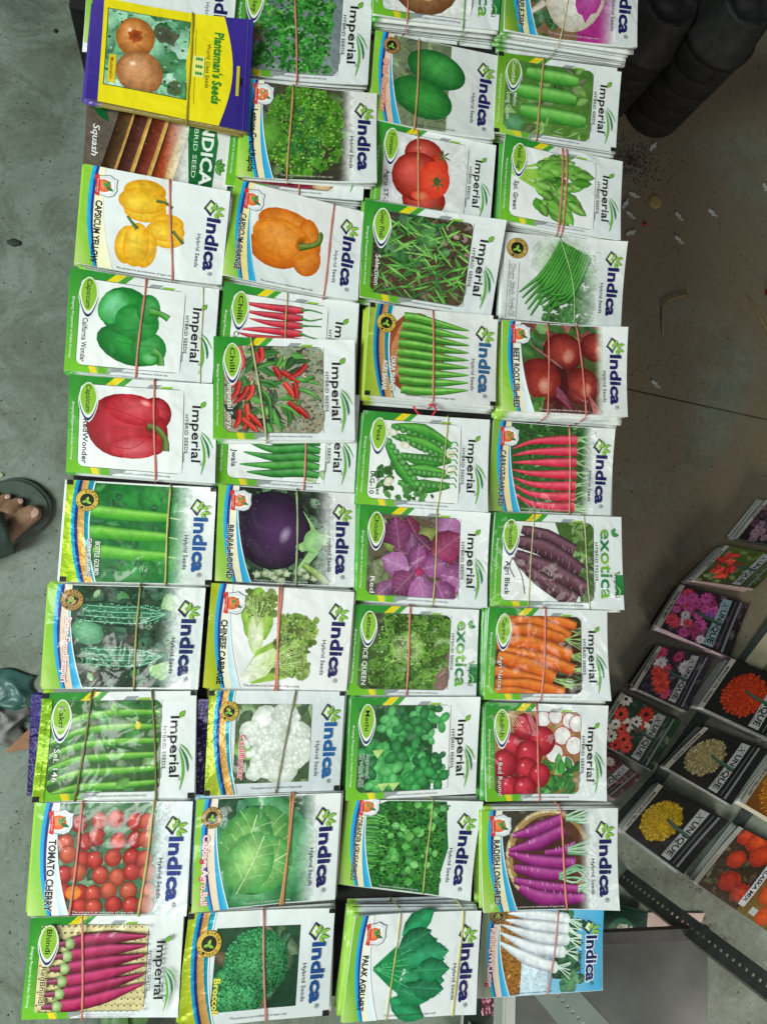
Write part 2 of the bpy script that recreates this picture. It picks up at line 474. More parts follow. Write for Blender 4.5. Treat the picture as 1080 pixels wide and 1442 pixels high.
FX0, FY0, FX1, FY1 = 15, 12, 154, 130
def imperial_base(A, pic, bgc='#f1f2f0', pale=False):
    A.to('border')
    A.rect(0, 0, 200, 140, '#eff1f0', '#e6e9ea')
    d, l = ('#2f8f30', '#79c32e') if not pale else ('#5f9c1e', '#a9d94a')
    A.strip([(0, 0), (0, 70), (0, 140)], [(19, 0), (19, 70), (19, 140)], [d, mix(d, l, .35), l], [d, mix(d, l, .5), l])
    A.poly([(19, 0), (66, 0), (58, 12), (19, 14)], d); A.poly([(60, 0), (74, 0), (60, 12), (47, 12)], '#efd71f')
    A.poly([(74, 0), (84, 0), (72, 12), (61, 12)], '#4aa23a')
    A.poly([(108, 6), (124, 6), (117, 13), (101, 13)], '#9fa4a6'); A.poly([(124, 8), (140, 8), (136, 13), (118, 13)], '#93c23a')
    A.poly([(19, 128), (40, 128), (46, 140), (19, 140)], l); A.poly([(30, 128), (39, 128), (44, 140), (35, 140)], '#f0d92a')
    A.poly([(42, 130), (70, 130), (60, 140), (46, 140)], '#6cb52e'); A.poly([(58, 131), (80, 131), (72, 136), (56, 139)], '#9aa09f')
    A.poly([(150, 106), (157, 98), (157, 112), (152, 120)], '#9aa3a0')
    r = 8
    def rr(e):
        P = []
        for cx, cy, a0 in ((FX1 - r, FY0 + r, -90), (FX1 - r, FY1 - r, 0), (FX0 + r, FY1 - r, 90), (FX0 + r, FY0 + r, 180)):
            for k in range(5):
                a = radians(a0 + k * 22.5); P.append((cx + cos(a) * (r + e), cy + sin(a) * (r + e)))
        return P
    A.poly(rr(0.9), '#3c4440'); A.poly(rr(0.1), bgc)
    A.to('picture'); A.clip = (FX0, FY0, FX1, FY1)
    z0 = A.z
    pic(A)
    A.clip = None; A.g = 0; A.fade = None
    # rounded corners of the frame sit over the picture
    A.to('border'); A.z += 2
    for cx, cy, sx, sy, c in ((FX1 - r, FY0 + r, 1, -1, '#eff1f0'), (FX1 - r, FY1 - r, 1, 1, '#e6e9ea'), (FX0 + r, FY1 - r, -1, 1, l), (FX0 + r, FY0 + r, -1, -1, d)):
        P = [(cx + sx * r, cy + sy * r)] + [(cx + sx * r * cos(radians(k * 15)), cy + sy * r * sin(radians(k * 15))) for k in range(7)]
        A.poly(P, c)
def oval(A, s, pale=False):
    A.to('lettering')
    x, y = 26, 37
    def egg(k, dy=0, ky=1):
        P = []
        for i in range(24):
            a = 2 * pi * i / 24
            yy = sin(a); xx = cos(a) * (1 - 0.28 * max(0, yy))
            P.append((x + xx * 12.5 * k, y + dy + yy * 27 * k * ky))
        return P
    A.poly(egg(1.06, 1), '#e9efe6'); A.poly(egg(0.97, 1), '#2c2f6a'); A.poly(egg(0.95, -2.5), '#f0f4ea')
    A.poly(egg(0.84, -4), '#8fc03a' if not pale else '#6a9a2a')
    n = len(s)
    ln = min(39, n * 5.6)
    A.text(s, x - 3.0, y - 5 - ln / 2, ln, 6.6, '#15171a' if not pale else '#d8e8c0', bold=0.012)
def imperial_right(A, word='Imperial', tm=True):
    A.to('lettering')
    if word == 'Imperial':
        A.text('Imperial', 166.5, 33, 79, 12.5, '#1c1d1f', bold=0.012)
        A.leaf(178, 35, 12, 3.4, -55, '#4f9a2c', '#8cc63a')
        A.text('HYBRID SEEDS', 156.5, 46, 55, 4.6, '#2a2b2d', bold=0.004)
        if tm: A.text('TM', 178, 112, 4.5, 3.2, '#2a2b2d')
        def cres(P, wds, c): A.taper(P, wds, c, c, c)
        cres([(179, 72), (187, 86), (190, 98), (190, 106)], [0.2, 1.5, 1.5, 0.2], '#1d7a44')
        cres([(179, 69), (188, 77), (196, 91)], [0.2, 1.2, 0.2], '#5fae34')
        cres([(178, 75), (183, 92), (184, 110), (180, 130)], [0.2, 1.5, 1.7, 0.2], '#6ab43a')
    else:
        g = lambda X, Y: mix('#1f7a4a', '#8cc63a', 0.5 + 0.5 * sin(Y * 0.11))
        A.text('exotica', 165, 20, 104, 19, g, bold=0.015)
        A.leaf(183, 27, 11, 3.2, -60, '#2f8a44', '#5fb058'); A.leaf(183, 28, 12, 3.2, 0, '#2a7a3e', '#57a84e')
        A.text('HYBRID SEEDS', 156, 40, 58, 4.4, '#2a2b2d', bold=0.004)
        A.rect(188, 88, 200, 118, '#2f8f4a', '#1f6f3c')
        A.text('Imperial', 186, 86, 36, 6, '#2b2c2e', bold=0.004)
        A.leaf(191, 87, 6, 1.8, -50, '#6aa83a')
        A.taper([(188, 104), (194, 111), (192, 122)], [0.2, 1.4, 0.2], '#8ccc6a', '#8ccc6a', '#8ccc6a')
def slogan(A, c='#e9f6dc'):
    A.to('lettering'); A.text('Bringing Prosperity in Indian Farming', 5.2, 38, 84, 3.2, c, shear=0.3, bold=0.004)
def variety(A, s, y=66, ln=56, h=7, c='#17181c', x=22, outline=None, bold=0.008):
    A.to('lettering'); A.text(s, x, y, ln, h, c, bold=bold, outline=outline)
def imperial(A, name, pic, var=None, vc='#17181c', vl=56, vy=66, vo=None, bgc='#f1f2f0', word='Imperial', pale=False, var2=None):
    imperial_base(A, pic, bgc, pale); slogan(A); oval(A, name, pale)
    if var: variety(A, var, vy, vl, c=vc, outline=vo, x=20 if not var2 else 17.5)
    if var2: variety(A, var2[0], var2[1], var2[2], h=5, c=vc, outline=vo, x=28)
    imperial_right(A, word); disclaim(A, 72, 136.5, 66, s='This picture is an indication of kind only', c='#6a6c6c')
# ------------------------------------------------------------------ the printed vegetables
G1 = ['#2f7a2c', '#3f9433', '#256327', '#55a53c', '#1d4f22']
G2 = ['#5aa436', '#74b944', '#3f8a30', '#8fca55', '#2f6f2a']
G3 = ['#2f9a44', '#25803a', '#45b055', '#1d6a32', '#5cbf66']
def stem(A, pts, ws, c='#4c6a1e'): A.taper(pts, ws, c)

def p_caps_yellow(A):
    A.to('picture'); A.g = 0.12
    Y = '#f8c818'
    def pep(x, y, k, an):
        for dx, dy, rx, ry in ((-9, 2, 12, 20), (9, 2, 12, 20), (0, 0, 13, 23)):
            a = radians(an); A.ell(x + (dx * cos(a) - dy * sin(a)) * k, y + (dx * sin(a) + dy * cos(a)) * k, rx * k, ry * k, lit(Y, .14), '#e29e0c', an, (-.25, -.3), 20, rings=4)
    pep(82, 37, 1.45, -96); stem(A, [(100, 34), (112, 34), (123, 40)], [2.4, 1.8, 2.2])
    pep(116, 74, 1.15, -95); stem(A, [(126, 72), (134, 80), (142, 88)], [2.6, 2, 2.4])
    pep(78, 100, 1.36, 4); stem(A, [(78, 78), (70, 70), (63, 62)], [3, 2, 1.6])
def a_caps_yellow(A):
    base(A); p_caps_yellow(A)
    indica_left(A, '#f7ee9a', sw=None); A.to('lettering'); seal_shield(A, 30, 26)
    name_down(A, 'CAPSICUM YELLOW', 24, 47, 88, 8.6); indica_right(A); disclaim(A)
def a_caps_orange(A):
    base(A, '#ecebe9'); A.to('picture'); A.g = .1
    O = '#f28a1c'
    A.ell(86, 50, 46, 24, lit(O, .1), '#c95f0a', 8, (-.1, -.3)); A.ell(120, 66, 18, 34, lit(O, .08), '#c4600c', -8, (-.2, -.2))
    A.ell(70, 88, 40, 26, O, '#b9540a', 10, (-.1, .1)); A.ell(118, 92, 22, 26, lit(O, .1), '#c05c0c', 0, (-.3, -.2))
    A.ell(80, 70, 46, 29, lit(O, .16), '#d97712', 10, (-.2, -.2))
    A.ell(108, 72, 8, 13, '#8a4a10', '#d9780f', 10)
    A.line([(44, 52), (72, 46), (104, 62)], .5, '#cf6c10'); A.line([(52, 100), (84, 104), (106, 84)], .5, '#c4640e'); A.line([(112, 60), (122, 66), (126, 82)], .5, '#c8680f')
    stem(A, [(106, 77), (122, 72), (134, 64), (136, 52), (134, 49)], [6, 4, 4, 4.4, 2], '#5f7a1c')
    indica_left(A, '#f3d45a', '#f7eaa8'); A.to('lettering'); seal_shield(A, 30, 24)
    name_down(A, 'CAPSICUM,ORANGE', 19, 46, 82, 8, outline='#f6f2de'); indica_right(A); disclaim(A, c='#5a5a5a')
def a_white_hidden(A):
    base(A); indica_right(A); indica_left(A); disclaim(A)
def p_caps_green(A):
    A.g = .1; c = '#2f9a3c'
    A.ell(82, 98, 44, 26, c, '#136324', 18, (0, -.2)); A.ell(110, 100, 24, 24, lit(c, .1), '#1b7a2e', 0, (-.1, -.3))
    A.ell(76, 50, 36, 34, c, '#14682a', 20, (-.1, -.4)); A.ell(60, 46, 20, 26, '#7fcf9a', c, 30, (-.2, -.2)); A.ell(92, 64, 30, 26, lit(c, .1), '#1c7f30', 10, (0, -.3))
    A.ell(106, 44, 16, 22, lit(c, .14), '#1b7a2e', 0, (.1, -.3))
    A.line([(44, 64), (70, 78), (104, 72)], .5, '#1a7430'); A.line([(52, 92), (84, 96), (112, 96)], .5, '#1a7430')
    A.ell(112, 112, 11, 9, lit(c, .3), c, 0)
    stem(A, [(108, 46), (122, 48), (134, 54)], [7, 4, 5], '#4fa03a'); stem(A, [(116, 102), (126, 108), (128, 122)], [7, 4, 5], '#4fa03a')
def p_caps_red(A):
    A.g = .1; c = '#cf2230'
    A.ell(116, 48, 22, 24, lit(c, .12), '#7c0d18', 0, (.1, -.3)); A.ell(118, 78, 16, 28, c, '#860f1b', 0)
    A.ell(72, 68, 48, 46, lit(c, .1), '#8c101c', 0, (.1, -.2), 24, rings=5); A.ell(86, 44, 36, 22, lit(c, .2), '#b51a28', 8, (.2, -.2))
    A.ell(90, 98, 34, 16, lit(c, .28), '#b81d2b', -6)
    A.line([(40, 40), (76, 50), (108, 62)], .5, '#a41624'); A.line([(50, 96), (84, 100), (108, 82)], .5, '#a41624')
    A.ell(102, 34, 9, 5, '#f6b0a8', '#d8333f', 20); A.ell(110, 70, 8, 8, '#5a2a16', '#b02028')
    stem(A, [(106, 66), (120, 70), (130, 84), (131, 100)], [5, 4.5, 4.5, 5.5], '#5e7420')
def p_chilli_red(A):
    A.g = .15; c = '#dc3044'
    for i in range(9):
        y = 22 + i * 11.5
        x0 = 30 + A.rnd.uniform(-6, 10)
        A.taper([(x0, y + A.rnd.uniform(-4, 6)), (x0 + 30, y + 3), (100, y + 2), (118, y + 1)], [.6, 4.2, 6.2, 4], c)
        stem(A, [(114, y + 1), (128, y + A.rnd.uniform(-2, 5)), (146, y + A.rnd.uniform(-3, 8))], [2.6, 1.2, 1], '#3f8a34')
def p_surya(A):
    A.g = .5
    A.rect(0, 0, 200, 140, '#8f9c82', '#a49a80')
    A.foliage(15, 12, 154, 130, 70, 16, ['#7f9484', '#a9b19a', '#c9a98a', '#8a7a5c', '#d8c8a8', '#5f7a5a', '#d98a6a'], .12)
    A.speck(15, 12, 154, 130, 520, 2.0, ['#8fa08c', '#c0b49a', '#5f7060', '#d8a88a', '#e0d4b4', '#4a5a46', '#a8806a'])
    A.foliage(20, 20, 90, 125, 22, 30, ['#2a3a22', '#33452c', '#1f2c1a', '#3b5a30'], .16)
    A.g = .1
    for k in range(30): A.leaf(A.rnd.uniform(30, 110), A.rnd.uniform(16, 118), A.rnd.uniform(20, 40), A.rnd.uniform(3, 6), A.rnd.uniform(-60, 80), A.rnd.choice(['#2f6f26', '#4f9a38', '#1f4a1c', '#6fae48', '#2a3f22']))
    reds = [((34, 14), (40, 46)), ((66, 14), (62, 36)), ((36, 62), (22, 88)), ((48, 68), (26, 92)), ((94, 46), (120, 62)), ((98, 62), (112, 84)), ((130, 36), (102, 56)), ((104, 88), (128, 108)), ((46, 92), (42, 128)), ((50, 106), (68, 126)), ((112, 62), (114, 88)), ((40, 112), (62, 130)), ((58, 20), (56, 40)), ((30, 50), (24, 70)), ((84, 40), (92, 60)), ((54, 66), (44, 88)), ((36, 100), (28, 126)), ((118, 96), (134, 112))]
    greens = [((90, 34), (58, 44)), ((100, 58), (150, 64)), ((112, 70), (148, 84)), ((64, 60), (90, 70)), ((74, 80), (80, 124)), ((88, 86), (124, 88)), ((88, 92), (122, 110)), ((104, 100), (104, 124)), ((60, 96), (72, 116)), ((96, 24), (84, 46)), ((66, 72), (80, 96)), ((124, 62), (140, 54))]
    for k in range(30):
        if k < len(greens): p, q = greens[k]; A.taper([p, ((p[0] + q[0]) / 2 + 2, (p[1] + q[1]) / 2 - 3), q], [1, 3.4, .8], A.rnd.choice(['#3f8f2c', '#5aa83c', '#2f7424']))
        if k < len(reds): p, q = reds[k]; A.taper([p, ((p[0] + q[0]) / 2 + 3, (p[1] + q[1]) / 2 + 2), q], [3.6, 4.2, .6], A.rnd.choice(['#d8241c', '#c01c18', '#e83a28'])); A.line([p, (p[0] + 3, p[1] - 7)], .8, '#4a7a2c')
def p_jwala(A):
    A.g = .15
    A.foliage(60, 108, 150, 130, 10, 24, ['#c9dcb4', '#a8c890'], .25)
    for i in range(9):
        y = 24 + i * 11.5
        x0 = 36 + A.rnd.uniform(-14, 14)
        A.taper([(x0, y + A.rnd.uniform(-12, 14)), (80, y + 4), (120, y), (146, y + 3)], [.8, 6, 7, 4.5], A.rnd.choice(['#3f9f33', '#58b13e', '#2f8a30']))
    A.leaf(60, 60, 30, 8, 160, '#3f9f3a')
def a_bottle(A):
    base(A, '#f3f5f3', '#dfe3e2'); A.to('picture'); A.g = .35; A.fade = (140, 165, '#f0f3f0')
    A.clip = (12, 2, 170, 139)
    A.rect(12, 0, 168, 140, '#1d6a2a', '#1f7434')
    A.ell(84, 22, 32, 22, '#2f8f3c', '#1d6a2e', 0, jit=.1); A.ell(120, 20, 26, 24, '#3a9c44', '#22702f', jit=.1); A.ell(130, 100, 34, 28, '#3f9a3c', '#2a7a32', jit=.1); A.ell(96, 122, 34, 18, '#3a9440', '#22702f', jit=.1)
    for k in range(40): A.leaf(A.rnd.uniform(15, 160), A.rnd.uniform(5, 138), A.rnd.uniform(10, 24), 5, A.rnd.uniform(0, 360), A.rnd.choice(['#17602a', '#2a7f36', '#226f30', '#338a3c']))
    A.g = .08
    for y, x0, x1 in ((43, 30, 138), (71, 30, 138), (98, 40, 136)):
        A.taper([(x0, y - 2), (x0 + 14, y - 1), (90, y + 2), (x1, y + 3)], [5, 9, 8.4, 6.2], '#58b030', '#2f8a24', '#8fd45a')
        A.line([(x1 - 1, y + 3), (x1 + 14, y + 5)], 1, '#a9d080')
    A.fade = None; A.clip = None
    indica_left(A, foil=True, lime='#a6cf2a', lime2='#c9ea3c'); A.to('lettering'); seal_gold(A, 28, 27)
    A.text('BOTTLE GOURD', 43, 84, 46, 6.4, '#f2f2e6', bold=.02, outline='#2a2a2a'); A.text('GHIYA AGRI,LONG', 32, 80, 52, 6.4, '#f2f2e6', bold=.02, outline='#2a2a2a')
    corner_tags(A); indica_right(A, '#23579a')
def a_brinjal(A):
    base(A, '#ebe9ea'); A.to('picture'); A.clip = (20, 1, 172, 139); A.fade = (138, 168, '#ebe9ea'); A.g = .4
    A.rect(20, 0, 172, 140, '#1f2a20', '#26301f')
    A.foliage(24, 0, 170, 138, 50, 26, ['#243a26', '#3a5a38', '#1c2c20', '#5a7a58', '#4c8050'], .4); A.speck(24, 0, 170, 138, 220, 2.4, ['#243a26', '#3a5a38', '#16241a', '#5a7a58'])
    for k in range(14): A.ell(A.rnd.uniform(50, 150), A.rnd.uniform(118, 138), 6, 5, '#d8dcc0', '#8a9a70', jit=.3)
    A.g = .05
    A.ell(80, 62, 54, 58, '#54305e', '#180d1e', 0, (.3, .1), 30, rings=6); A.ell(97, 68, 9, 16, '#a898b2', '#462450', 24, rings=5); A.speck(30, 10, 128, 116, 60, .8, ['#8a6a94', '#3a2042'], lambda x, y: (x - 80) ** 2 / 2700 + (y - 62) ** 2 / 3100 < 1)
    A.g = .15
    for pts in ([(138, 76), (132, 50), (122, 30), (138, 52), (146, 66)], [(134, 70), (112, 84), (122, 92), (138, 86)], [(136, 84), (112, 122), (132, 110), (146, 92)], [(134, 60), (166, 66), (168, 76), (140, 86)]):
        A.poly(pts, '#9cc884')
    A.ell(138, 76, 14, 18, '#a8d290', '#7fb56c')
    A.taper([(124, 110), (146, 124), (160, 136)], [4, 6, 4], '#8fae4e')
    A.fade = None; A.clip = None
    indica_left(A, '#f5dd6a', '#f4f2e4'); A.to('lettering'); seal_shield(A, 31, 22)
    name_down(A, 'BRINJAL ROUND', 19.5, 58, 78, 8, outline='#f1efe0'); indica_right(A); disclaim(A, c='#d8d8d8')
def a_chinese(A):
    base(A, '#f4f3f2', '#f0efee'); A.to('picture'); A.g = .25
    A.ell(66, 40, 22, 38, '#c6dd7c', '#7fae36', -4, jit=.07); A.ell(66, 66, 11, 28, '#f0f2dc', '#c9dc8e', -4)
    A.frill(50, 8, 88, 40, 40, 6, '#7fa838', '#cfe088')
    A.ell(122, 58, 26, 24, '#a9cc58', '#6b9a2c', jit=.1); A.frill(98, 38, 148, 76, 44, 6, '#7fa838', '#cfe088')
    A.poly([(54, 118), (70, 88), (104, 66), (136, 80), (140, 104), (112, 126), (66, 134)], '#9cc44c')
    A.frill(92, 72, 140, 124, 60, 6.5, '#86ae40', '#d2e490'); A.speck(94, 38, 148, 122, 320, 1.7, ['#7fb03c', '#b8da70', '#5a8a28', '#d4ea9c'], lambda x, y: (x - 120) ** 2 / 900 + (y - 60) ** 2 / 560 < 1 or (x - 116) ** 2 / 700 + (y - 100) ** 2 / 640 < 1); A.speck(50, 8, 88, 44, 160, 1.6, ['#7fb03c', '#b8da70', '#5a8a28', '#d4ea9c'])
    A.poly([(50, 126), (66, 98), (92, 84), (104, 92), (86, 122), (58, 134)], '#eef1da', lambda x, y: mix('#f6f6e8', '#c3d98a', min(1, max(0, (x - 55) / 50))))
    for k in range(16):
        a = A.rnd.uniform(-50, 15); A.line([(76, 108), (76 + cos(radians(a)) * 30, 108 + sin(radians(a)) * 26), (76 + cos(radians(a)) * 56, 104 + sin(radians(a)) * 40)], .3, '#c4da90')
    for k in range(10):
        a = A.rnd.uniform(-140, -40); A.line([(66, 58), (66 + cos(radians(a)) * 18, 44 + sin(radians(a)) * 26)], .3, '#c4da90')
    indica_left(A, '#f4ea8a', '#f6f4ee', sw='#bfe3f4', sw2='#e4f2f8', lime='#a9b81e', lime2='#d8d94a'); A.to('lettering'); seal_shield(A, 32, 26)
    name_down(A, 'CHINESE CABBAGE', 22, 49, 86, 8.6); indica_right(A); disclaim(A)
def a_bitter(A):
    base(A, '#eef1f0', '#dfe6e4'); A.to('picture'); A.clip = (25, 1, 170, 138); A.fade = (142, 168, '#eef1f0'); A.g = .4
    A.rect(25, 0, 170, 140, '#23452e', '#2c3c2a')
    A.foliage(28, 0, 165, 138, 46, 24, ['#1f4a30', '#2c5f3c', '#18382a', '#3f3a2a', '#4f8a50'], .4); A.speck(25, 0, 165, 138, 300, 2.0, ['#1f4a30', '#3a6a48', '#10281c', '#5a5440', '#4f8a60'])
    A.ell(156, 26, 14, 18, '#b6d996', '#7fb070', jit=.15); A.ell(148, 112, 14, 15, '#b6d996', '#86b878', jit=.15); A.leaf(64, 6, 14, 4, 120, '#a9cc9a'); A.leaf(56, 118, 14, 4, 60, '#a9d09a')
    A.ell(52, 64, 22, 17, '#7fb98e', '#3f7f58', 30)
    for y0, xs in ((38, (40, 158)), (96, (44, 156))):
        A.g = .25
        A.taper([(xs[0], y0 - 4), (72, y0), (112, y0 + 4), (xs[1], y0)], [10, 17, 15, 5], '#235a3c', '#0c2a1c', '#2f7450')
        for k in range(170):
            x = A.rnd.uniform(xs[0] + 2, xs[1] - 16); y = y0 + A.rnd.uniform(-13, 15) * (1 - ((x - 90) / 80) ** 2 * .6)
            A.ell(x, y, A.rnd.uniform(1.4, 3.4), 1.5, A.rnd.choice(['#86cc9c', '#5aa87c', '#a4dcb4']), '#143f28', A.rnd.uniform(-30, 30), n=8, rings=1)
        for k in range(4):
            yy = y0 + (k - 1.5) * 7; A.line([(xs[0] + 8, yy), (80, yy + 2), (120, yy + 2), (150, y0)], .5, '#8fd0ac')
    A.fade = None; A.clip = None
    indica_left(A, '#ecb46a', '#f0e4d0'); A.to('lettering'); seal_gold(A, 30, 21, 14.5, '#b58a44')
    name_down(A, 'Bitter Gourd Faizpuri', 27, 45, 86, 8.4, c='#f3e6e2', outline='#b5303a', ow=.045); indica_right(A, '#1f2f68')
def p_kakri(A):
    A.g = .3
    A.rect(0, 0, 200, 140, '#2f6a2a', '#3c5a32')
    A.foliage(15, 12, 154, 130, 40, 22, ['#3f8f3a', '#2f6f30', '#5a7a4a', '#78a85a', '#46563a'], .4)
    A.g = .08
    for i in range(6):
        y = 30 + i * 18
        A.taper([(14, y + 20 - i), (50, y + 4), (100, y - 3 + i), (152, y - 2)], [3.4, 5.4, 5.4, 3.4], '#5aa834', '#2a6a22', '#92cc5c')
    A.ell(124, 44, 4, 5, '#f2e24a', '#c8c23a', jit=.2); A.leaf(90, 14, 18, 6, 70, '#6fb040'); A.leaf(100, 126, 22, 7, -40, '#5aa038')
def a_cauli(A):
    base(A, '#e4e8e9', '#d2d9dc'); A.to('picture'); A.clip = (40, 18, 152, 126); A.g = .4
    A.rect(40, 18, 152, 126, '#59704a', '#40563a')
    A.foliage(42, 18, 150, 126, 44, 30, ['#5f7a4c', '#3f5838', '#7a9a60', '#a8b89a', '#4d7a3c'], .35)
    A.leaf(38, 84, 44, 18, -20, '#7fae4a'); A.g = .12
    for cx, cy, r in ((86, 42, 24), (112, 36, 22), (62, 56, 16), (134, 58, 18), (138, 84, 20), (110, 78, 30), (86, 100, 22), (112, 108, 24), (90, 66, 22), (70, 112, 12)):
        A.ell(cx, cy, r, r * .9, '#f4f5f0', '#c3c9bc', 0, (-.2, -.25), 18, .08, 4)
    for k in range(170):
        a = A.rnd.uniform(0, 2 * pi); rr = sqrt(A.rnd.random()) * 46
        A.ell(104 + cos(a) * rr, 72 + sin(a) * rr * 1.05, A.rnd.uniform(3, 6.5), A.rnd.uniform(3, 5.5), '#f7f8f3', '#cdd3c6', A.rnd.uniform(0, 90), (-.2, -.25), 9, .15, 2)
    A.clip = None; A.g = 0
    indica_left(A, foil=True, lime='#9cb82e', lime2='#cbd84a'); A.to('lettering'); seal_gold(A, 30, 28, 14)
    A.text('Cauliflower', 47, 60, 60, 9, '#d8344a', bold=.02, outline='#f7f0ee', ow=.04); corner_tags(A); indica_right(A, '#1d5f9e'); disclaim(A, 66, 134, 76, '#2a2a2a')
def a_cabbage(A):
    base(A, '#eceeed'); A.to('picture'); A.clip = (14, 1, 168, 139); A.fade = (142, 168, '#eceeed'); A.g = .35
    A.rect(14, 0, 170, 140, '#20482c', '#2c6a3c')
    for k in range(36): A.leaf(A.rnd.uniform(14, 150), A.rnd.uniform(0, 138), A.rnd.uniform(20, 44), 13, A.rnd.uniform(0, 360), A.rnd.choice(['#2a5f44', '#3f7f5c', '#1c4a34', '#6a9f80']))
    for cx, cy, rx, ry, an in ((104, 14, 44, 15, 20), (138, 80, 30, 52, 10), (76, 124, 50, 20, 10), (34, 84, 22, 50, -12)):
        A.ell(cx, cy, rx, ry, '#6fae7a', '#2f7a48', an, jit=.06, n=26)
    A.g = .2
    A.ell(84, 68, 51, 57, '#8cc06a', '#245f30', 0, (.1, .1), 30, rings=5)
    for cx, cy, rx, ry, an, ci, co, base_, tip_ in ((96, 62, 39, 50, 4, '#8cc068', '#3c8640', (112, 112), (96, 16)), (70, 62, 37, 49, 12, '#86bc64', '#3a8440', (54, 106), (86, 16)), (94, 86, 41, 38, -18, '#a8d682', '#46924a', (58, 108), (134, 72)), (76, 84, 33, 40, 24, '#a4d27e', '#4a964c', (60, 122), (98, 44))):
        A.ell(cx, cy, rx, ry, ci, co, an, (-.1, -.15), 28, .03, 5); A.j += .3
        dx, dy = tip_[0] - base_[0], tip_[1] - base_[1]
        A.line([base_, (base_[0] + dx * .5 + 2, base_[1] + dy * .5), (base_[0] + dx * .92, base_[1] + dy * .92)], .7, '#d0e8b0')
        for t in (.2, .38, .55, .7):
            for q in (-1, 1): x, y = base_[0] + dx * t, base_[1] + dy * t; A.line([(x, y), (x + dx * .12 - q * dy * .13, y + dy * .12 + q * dx * .13), (x + dx * .2 - q * dy * .26, y + dy * .2 + q * dx * .26)], .35, '#bcdc9a')
    A.fade = None; A.clip = None
    indica_left(A, '#efc48a', '#f2e8dc'); A.to('lettering'); seal_gold(A, 22, 24, 14, '#b58a44')
    name_down(A, 'Cabbage,Agro,Ball', 16, 46, 86, 9, c='#f3e0dc', outline='#c22a33', ow=.05); indica_right(A); disclaim(A, 70, 136, 66, '#c8d8c8')
def a_tom_cherry(A):
    base(A, '#eceff3'); A.to('picture'); A.clip = (24, 1, 172, 139); A.fade = (138, 164, '#e9edf0'); A.g = .4
    A.rect(20, 0, 172, 140, '#4f7a52', '#3f7050'); A.foliage(20, 0, 165, 138, 60, 18, ['#5a8a5c', '#3a6a4a', '#86a886', '#2f5a3c'], .3)
    A.g = .12
    for row, y in enumerate((24, 46, 68, 90, 110, 126)):
        for k in range(6):
            x = 40 + k * 21 + A.rnd.uniform(-5, 5)
            if row == 0 and k == 0: continue
            A.ball(x, y + A.rnd.uniform(-4, 4), 11, 11.5, A.rnd.choice(['#d8342a', '#dc4634', '#c82c24', '#e05a3c']), hl=k % 2 == 0, light=.12, dark=.42)
            if A.rnd.random() < .5:
                for q in range(4): A.leaf(x + 9, y, 6, 1, A.rnd.uniform(0, 360), '#4a5a34')
    A.ell(54, 112, 10, 9, '#f0a050', '#e0702c')
    A.fade = None; A.clip = None
    indica_left(A, '#f6f0dc', '#fafaf6', sw='#cfe9f2', sw2='#f4f8f8', lime='#8cc84a'); A.to('lettering'); seal_shield(A, 31, 25)
    name_down(A, 'TOMATO CHERRY', 24, 46, 88, 9, outline='#f4f4f0'); indica_right(A, '#2f3f8a'); disclaim(A, c='#d8e0d8')
def p_bhindi(A):
    A.g = .1
    A.rect(0, 0, 200, 140, '#e6d8a2', '#d9cb94')
    for i in range(18):
        for j in range(14): A.rect(16 + i * 8 + (j % 2) * 4, 12 + j * 9, 18.4 + i * 8 + (j % 2) * 4, 14.4 + j * 9, '#7a6a44')
    for i in range(6):
        y = 22 + i * 17
        A.taper([(58 - i * 2, y + 12), (70, y + 10), (104, y + 6 - i), (152, y + 4 - i * 4)], [9, 10, 9, 1.2], A.rnd.choice(['#a3214e', '#b52a5a', '#8c1c40']), '#4a0c20', '#d0487c')
        A.ell(52 - i * 2, y + 13, 8, 8, '#c8dca0', '#6a8a44'); A.taper([(34 - i * 2, y + 14), (48 - i * 2, y + 13)], [3, 5], '#8a3050')
def a_broccoli(A):
    base(A, '#e6eaea', '#d6dcdd'); A.to('picture'); A.clip = (40, 20, 154, 124); A.g = .4
    A.rect(40, 20, 154, 124, '#274a30', '#1c3c2a'); A.foliage(42, 20, 152, 124, 40, 30, ['#2a5a3a', '#4a6a40', '#1a3a26', '#6f5a3c', '#3a7a4c'], .3)
    A.g = .3
    for cx, cy, r in ((96, 66, 44), (58, 86, 18), (66, 108, 20), (88, 112, 18)):
        A.ell(cx, cy, r, r * .98, '#4fae68', '#1f6a3c', 0, (-.1, -.2), 26, .05, 4)
        A.speck(cx - r, cy - r, cx + r, cy + r, int(r * r * .75), 1.5, ['#5abf78', '#2f9050', '#7ad492', '#1d6a3a', '#45a864'], lambda x, y: (x - cx) ** 2 + (y - cy) ** 2 < r * r, lambda x, y: .5 * (((x - cx) + (y - cy)) / (2 * r)) + .12)
    A.clip = None
    indica_left(A, foil=True, lime='#a5c22a', lime2='#d2d83a', gold='#d99c34'); A.to('lettering'); seal_gold(A, 31, 38, 17)
    A.text('Broccoli', 42, 82, 44, 8.5, '#f0e048', bold=.025); corner_tags(A); indica_right(A, '#1e4a8a'); disclaim(A, 66, 134, 76, '#3a3a3a')
def p_parsley(A):
    A.g = .35
    A.rect(0, 0, 200, 140, '#6a7a80', '#8a9296'); A.rect(15, 20, 40, 90, '#7a5232', '#8a6a42')
    A.foliage(15, 10, 145, 128, 60, 20, G1, .4); A.frill(16, 12, 138, 128, 160, 6, '#1f7a26', '#5cc04c'); A.speck(16, 12, 140, 128, 700, 2.2, ['#2f8a30', '#4aae42', '#6cca5a', '#1f6a24', '#8ad878', '#3a9a36'])
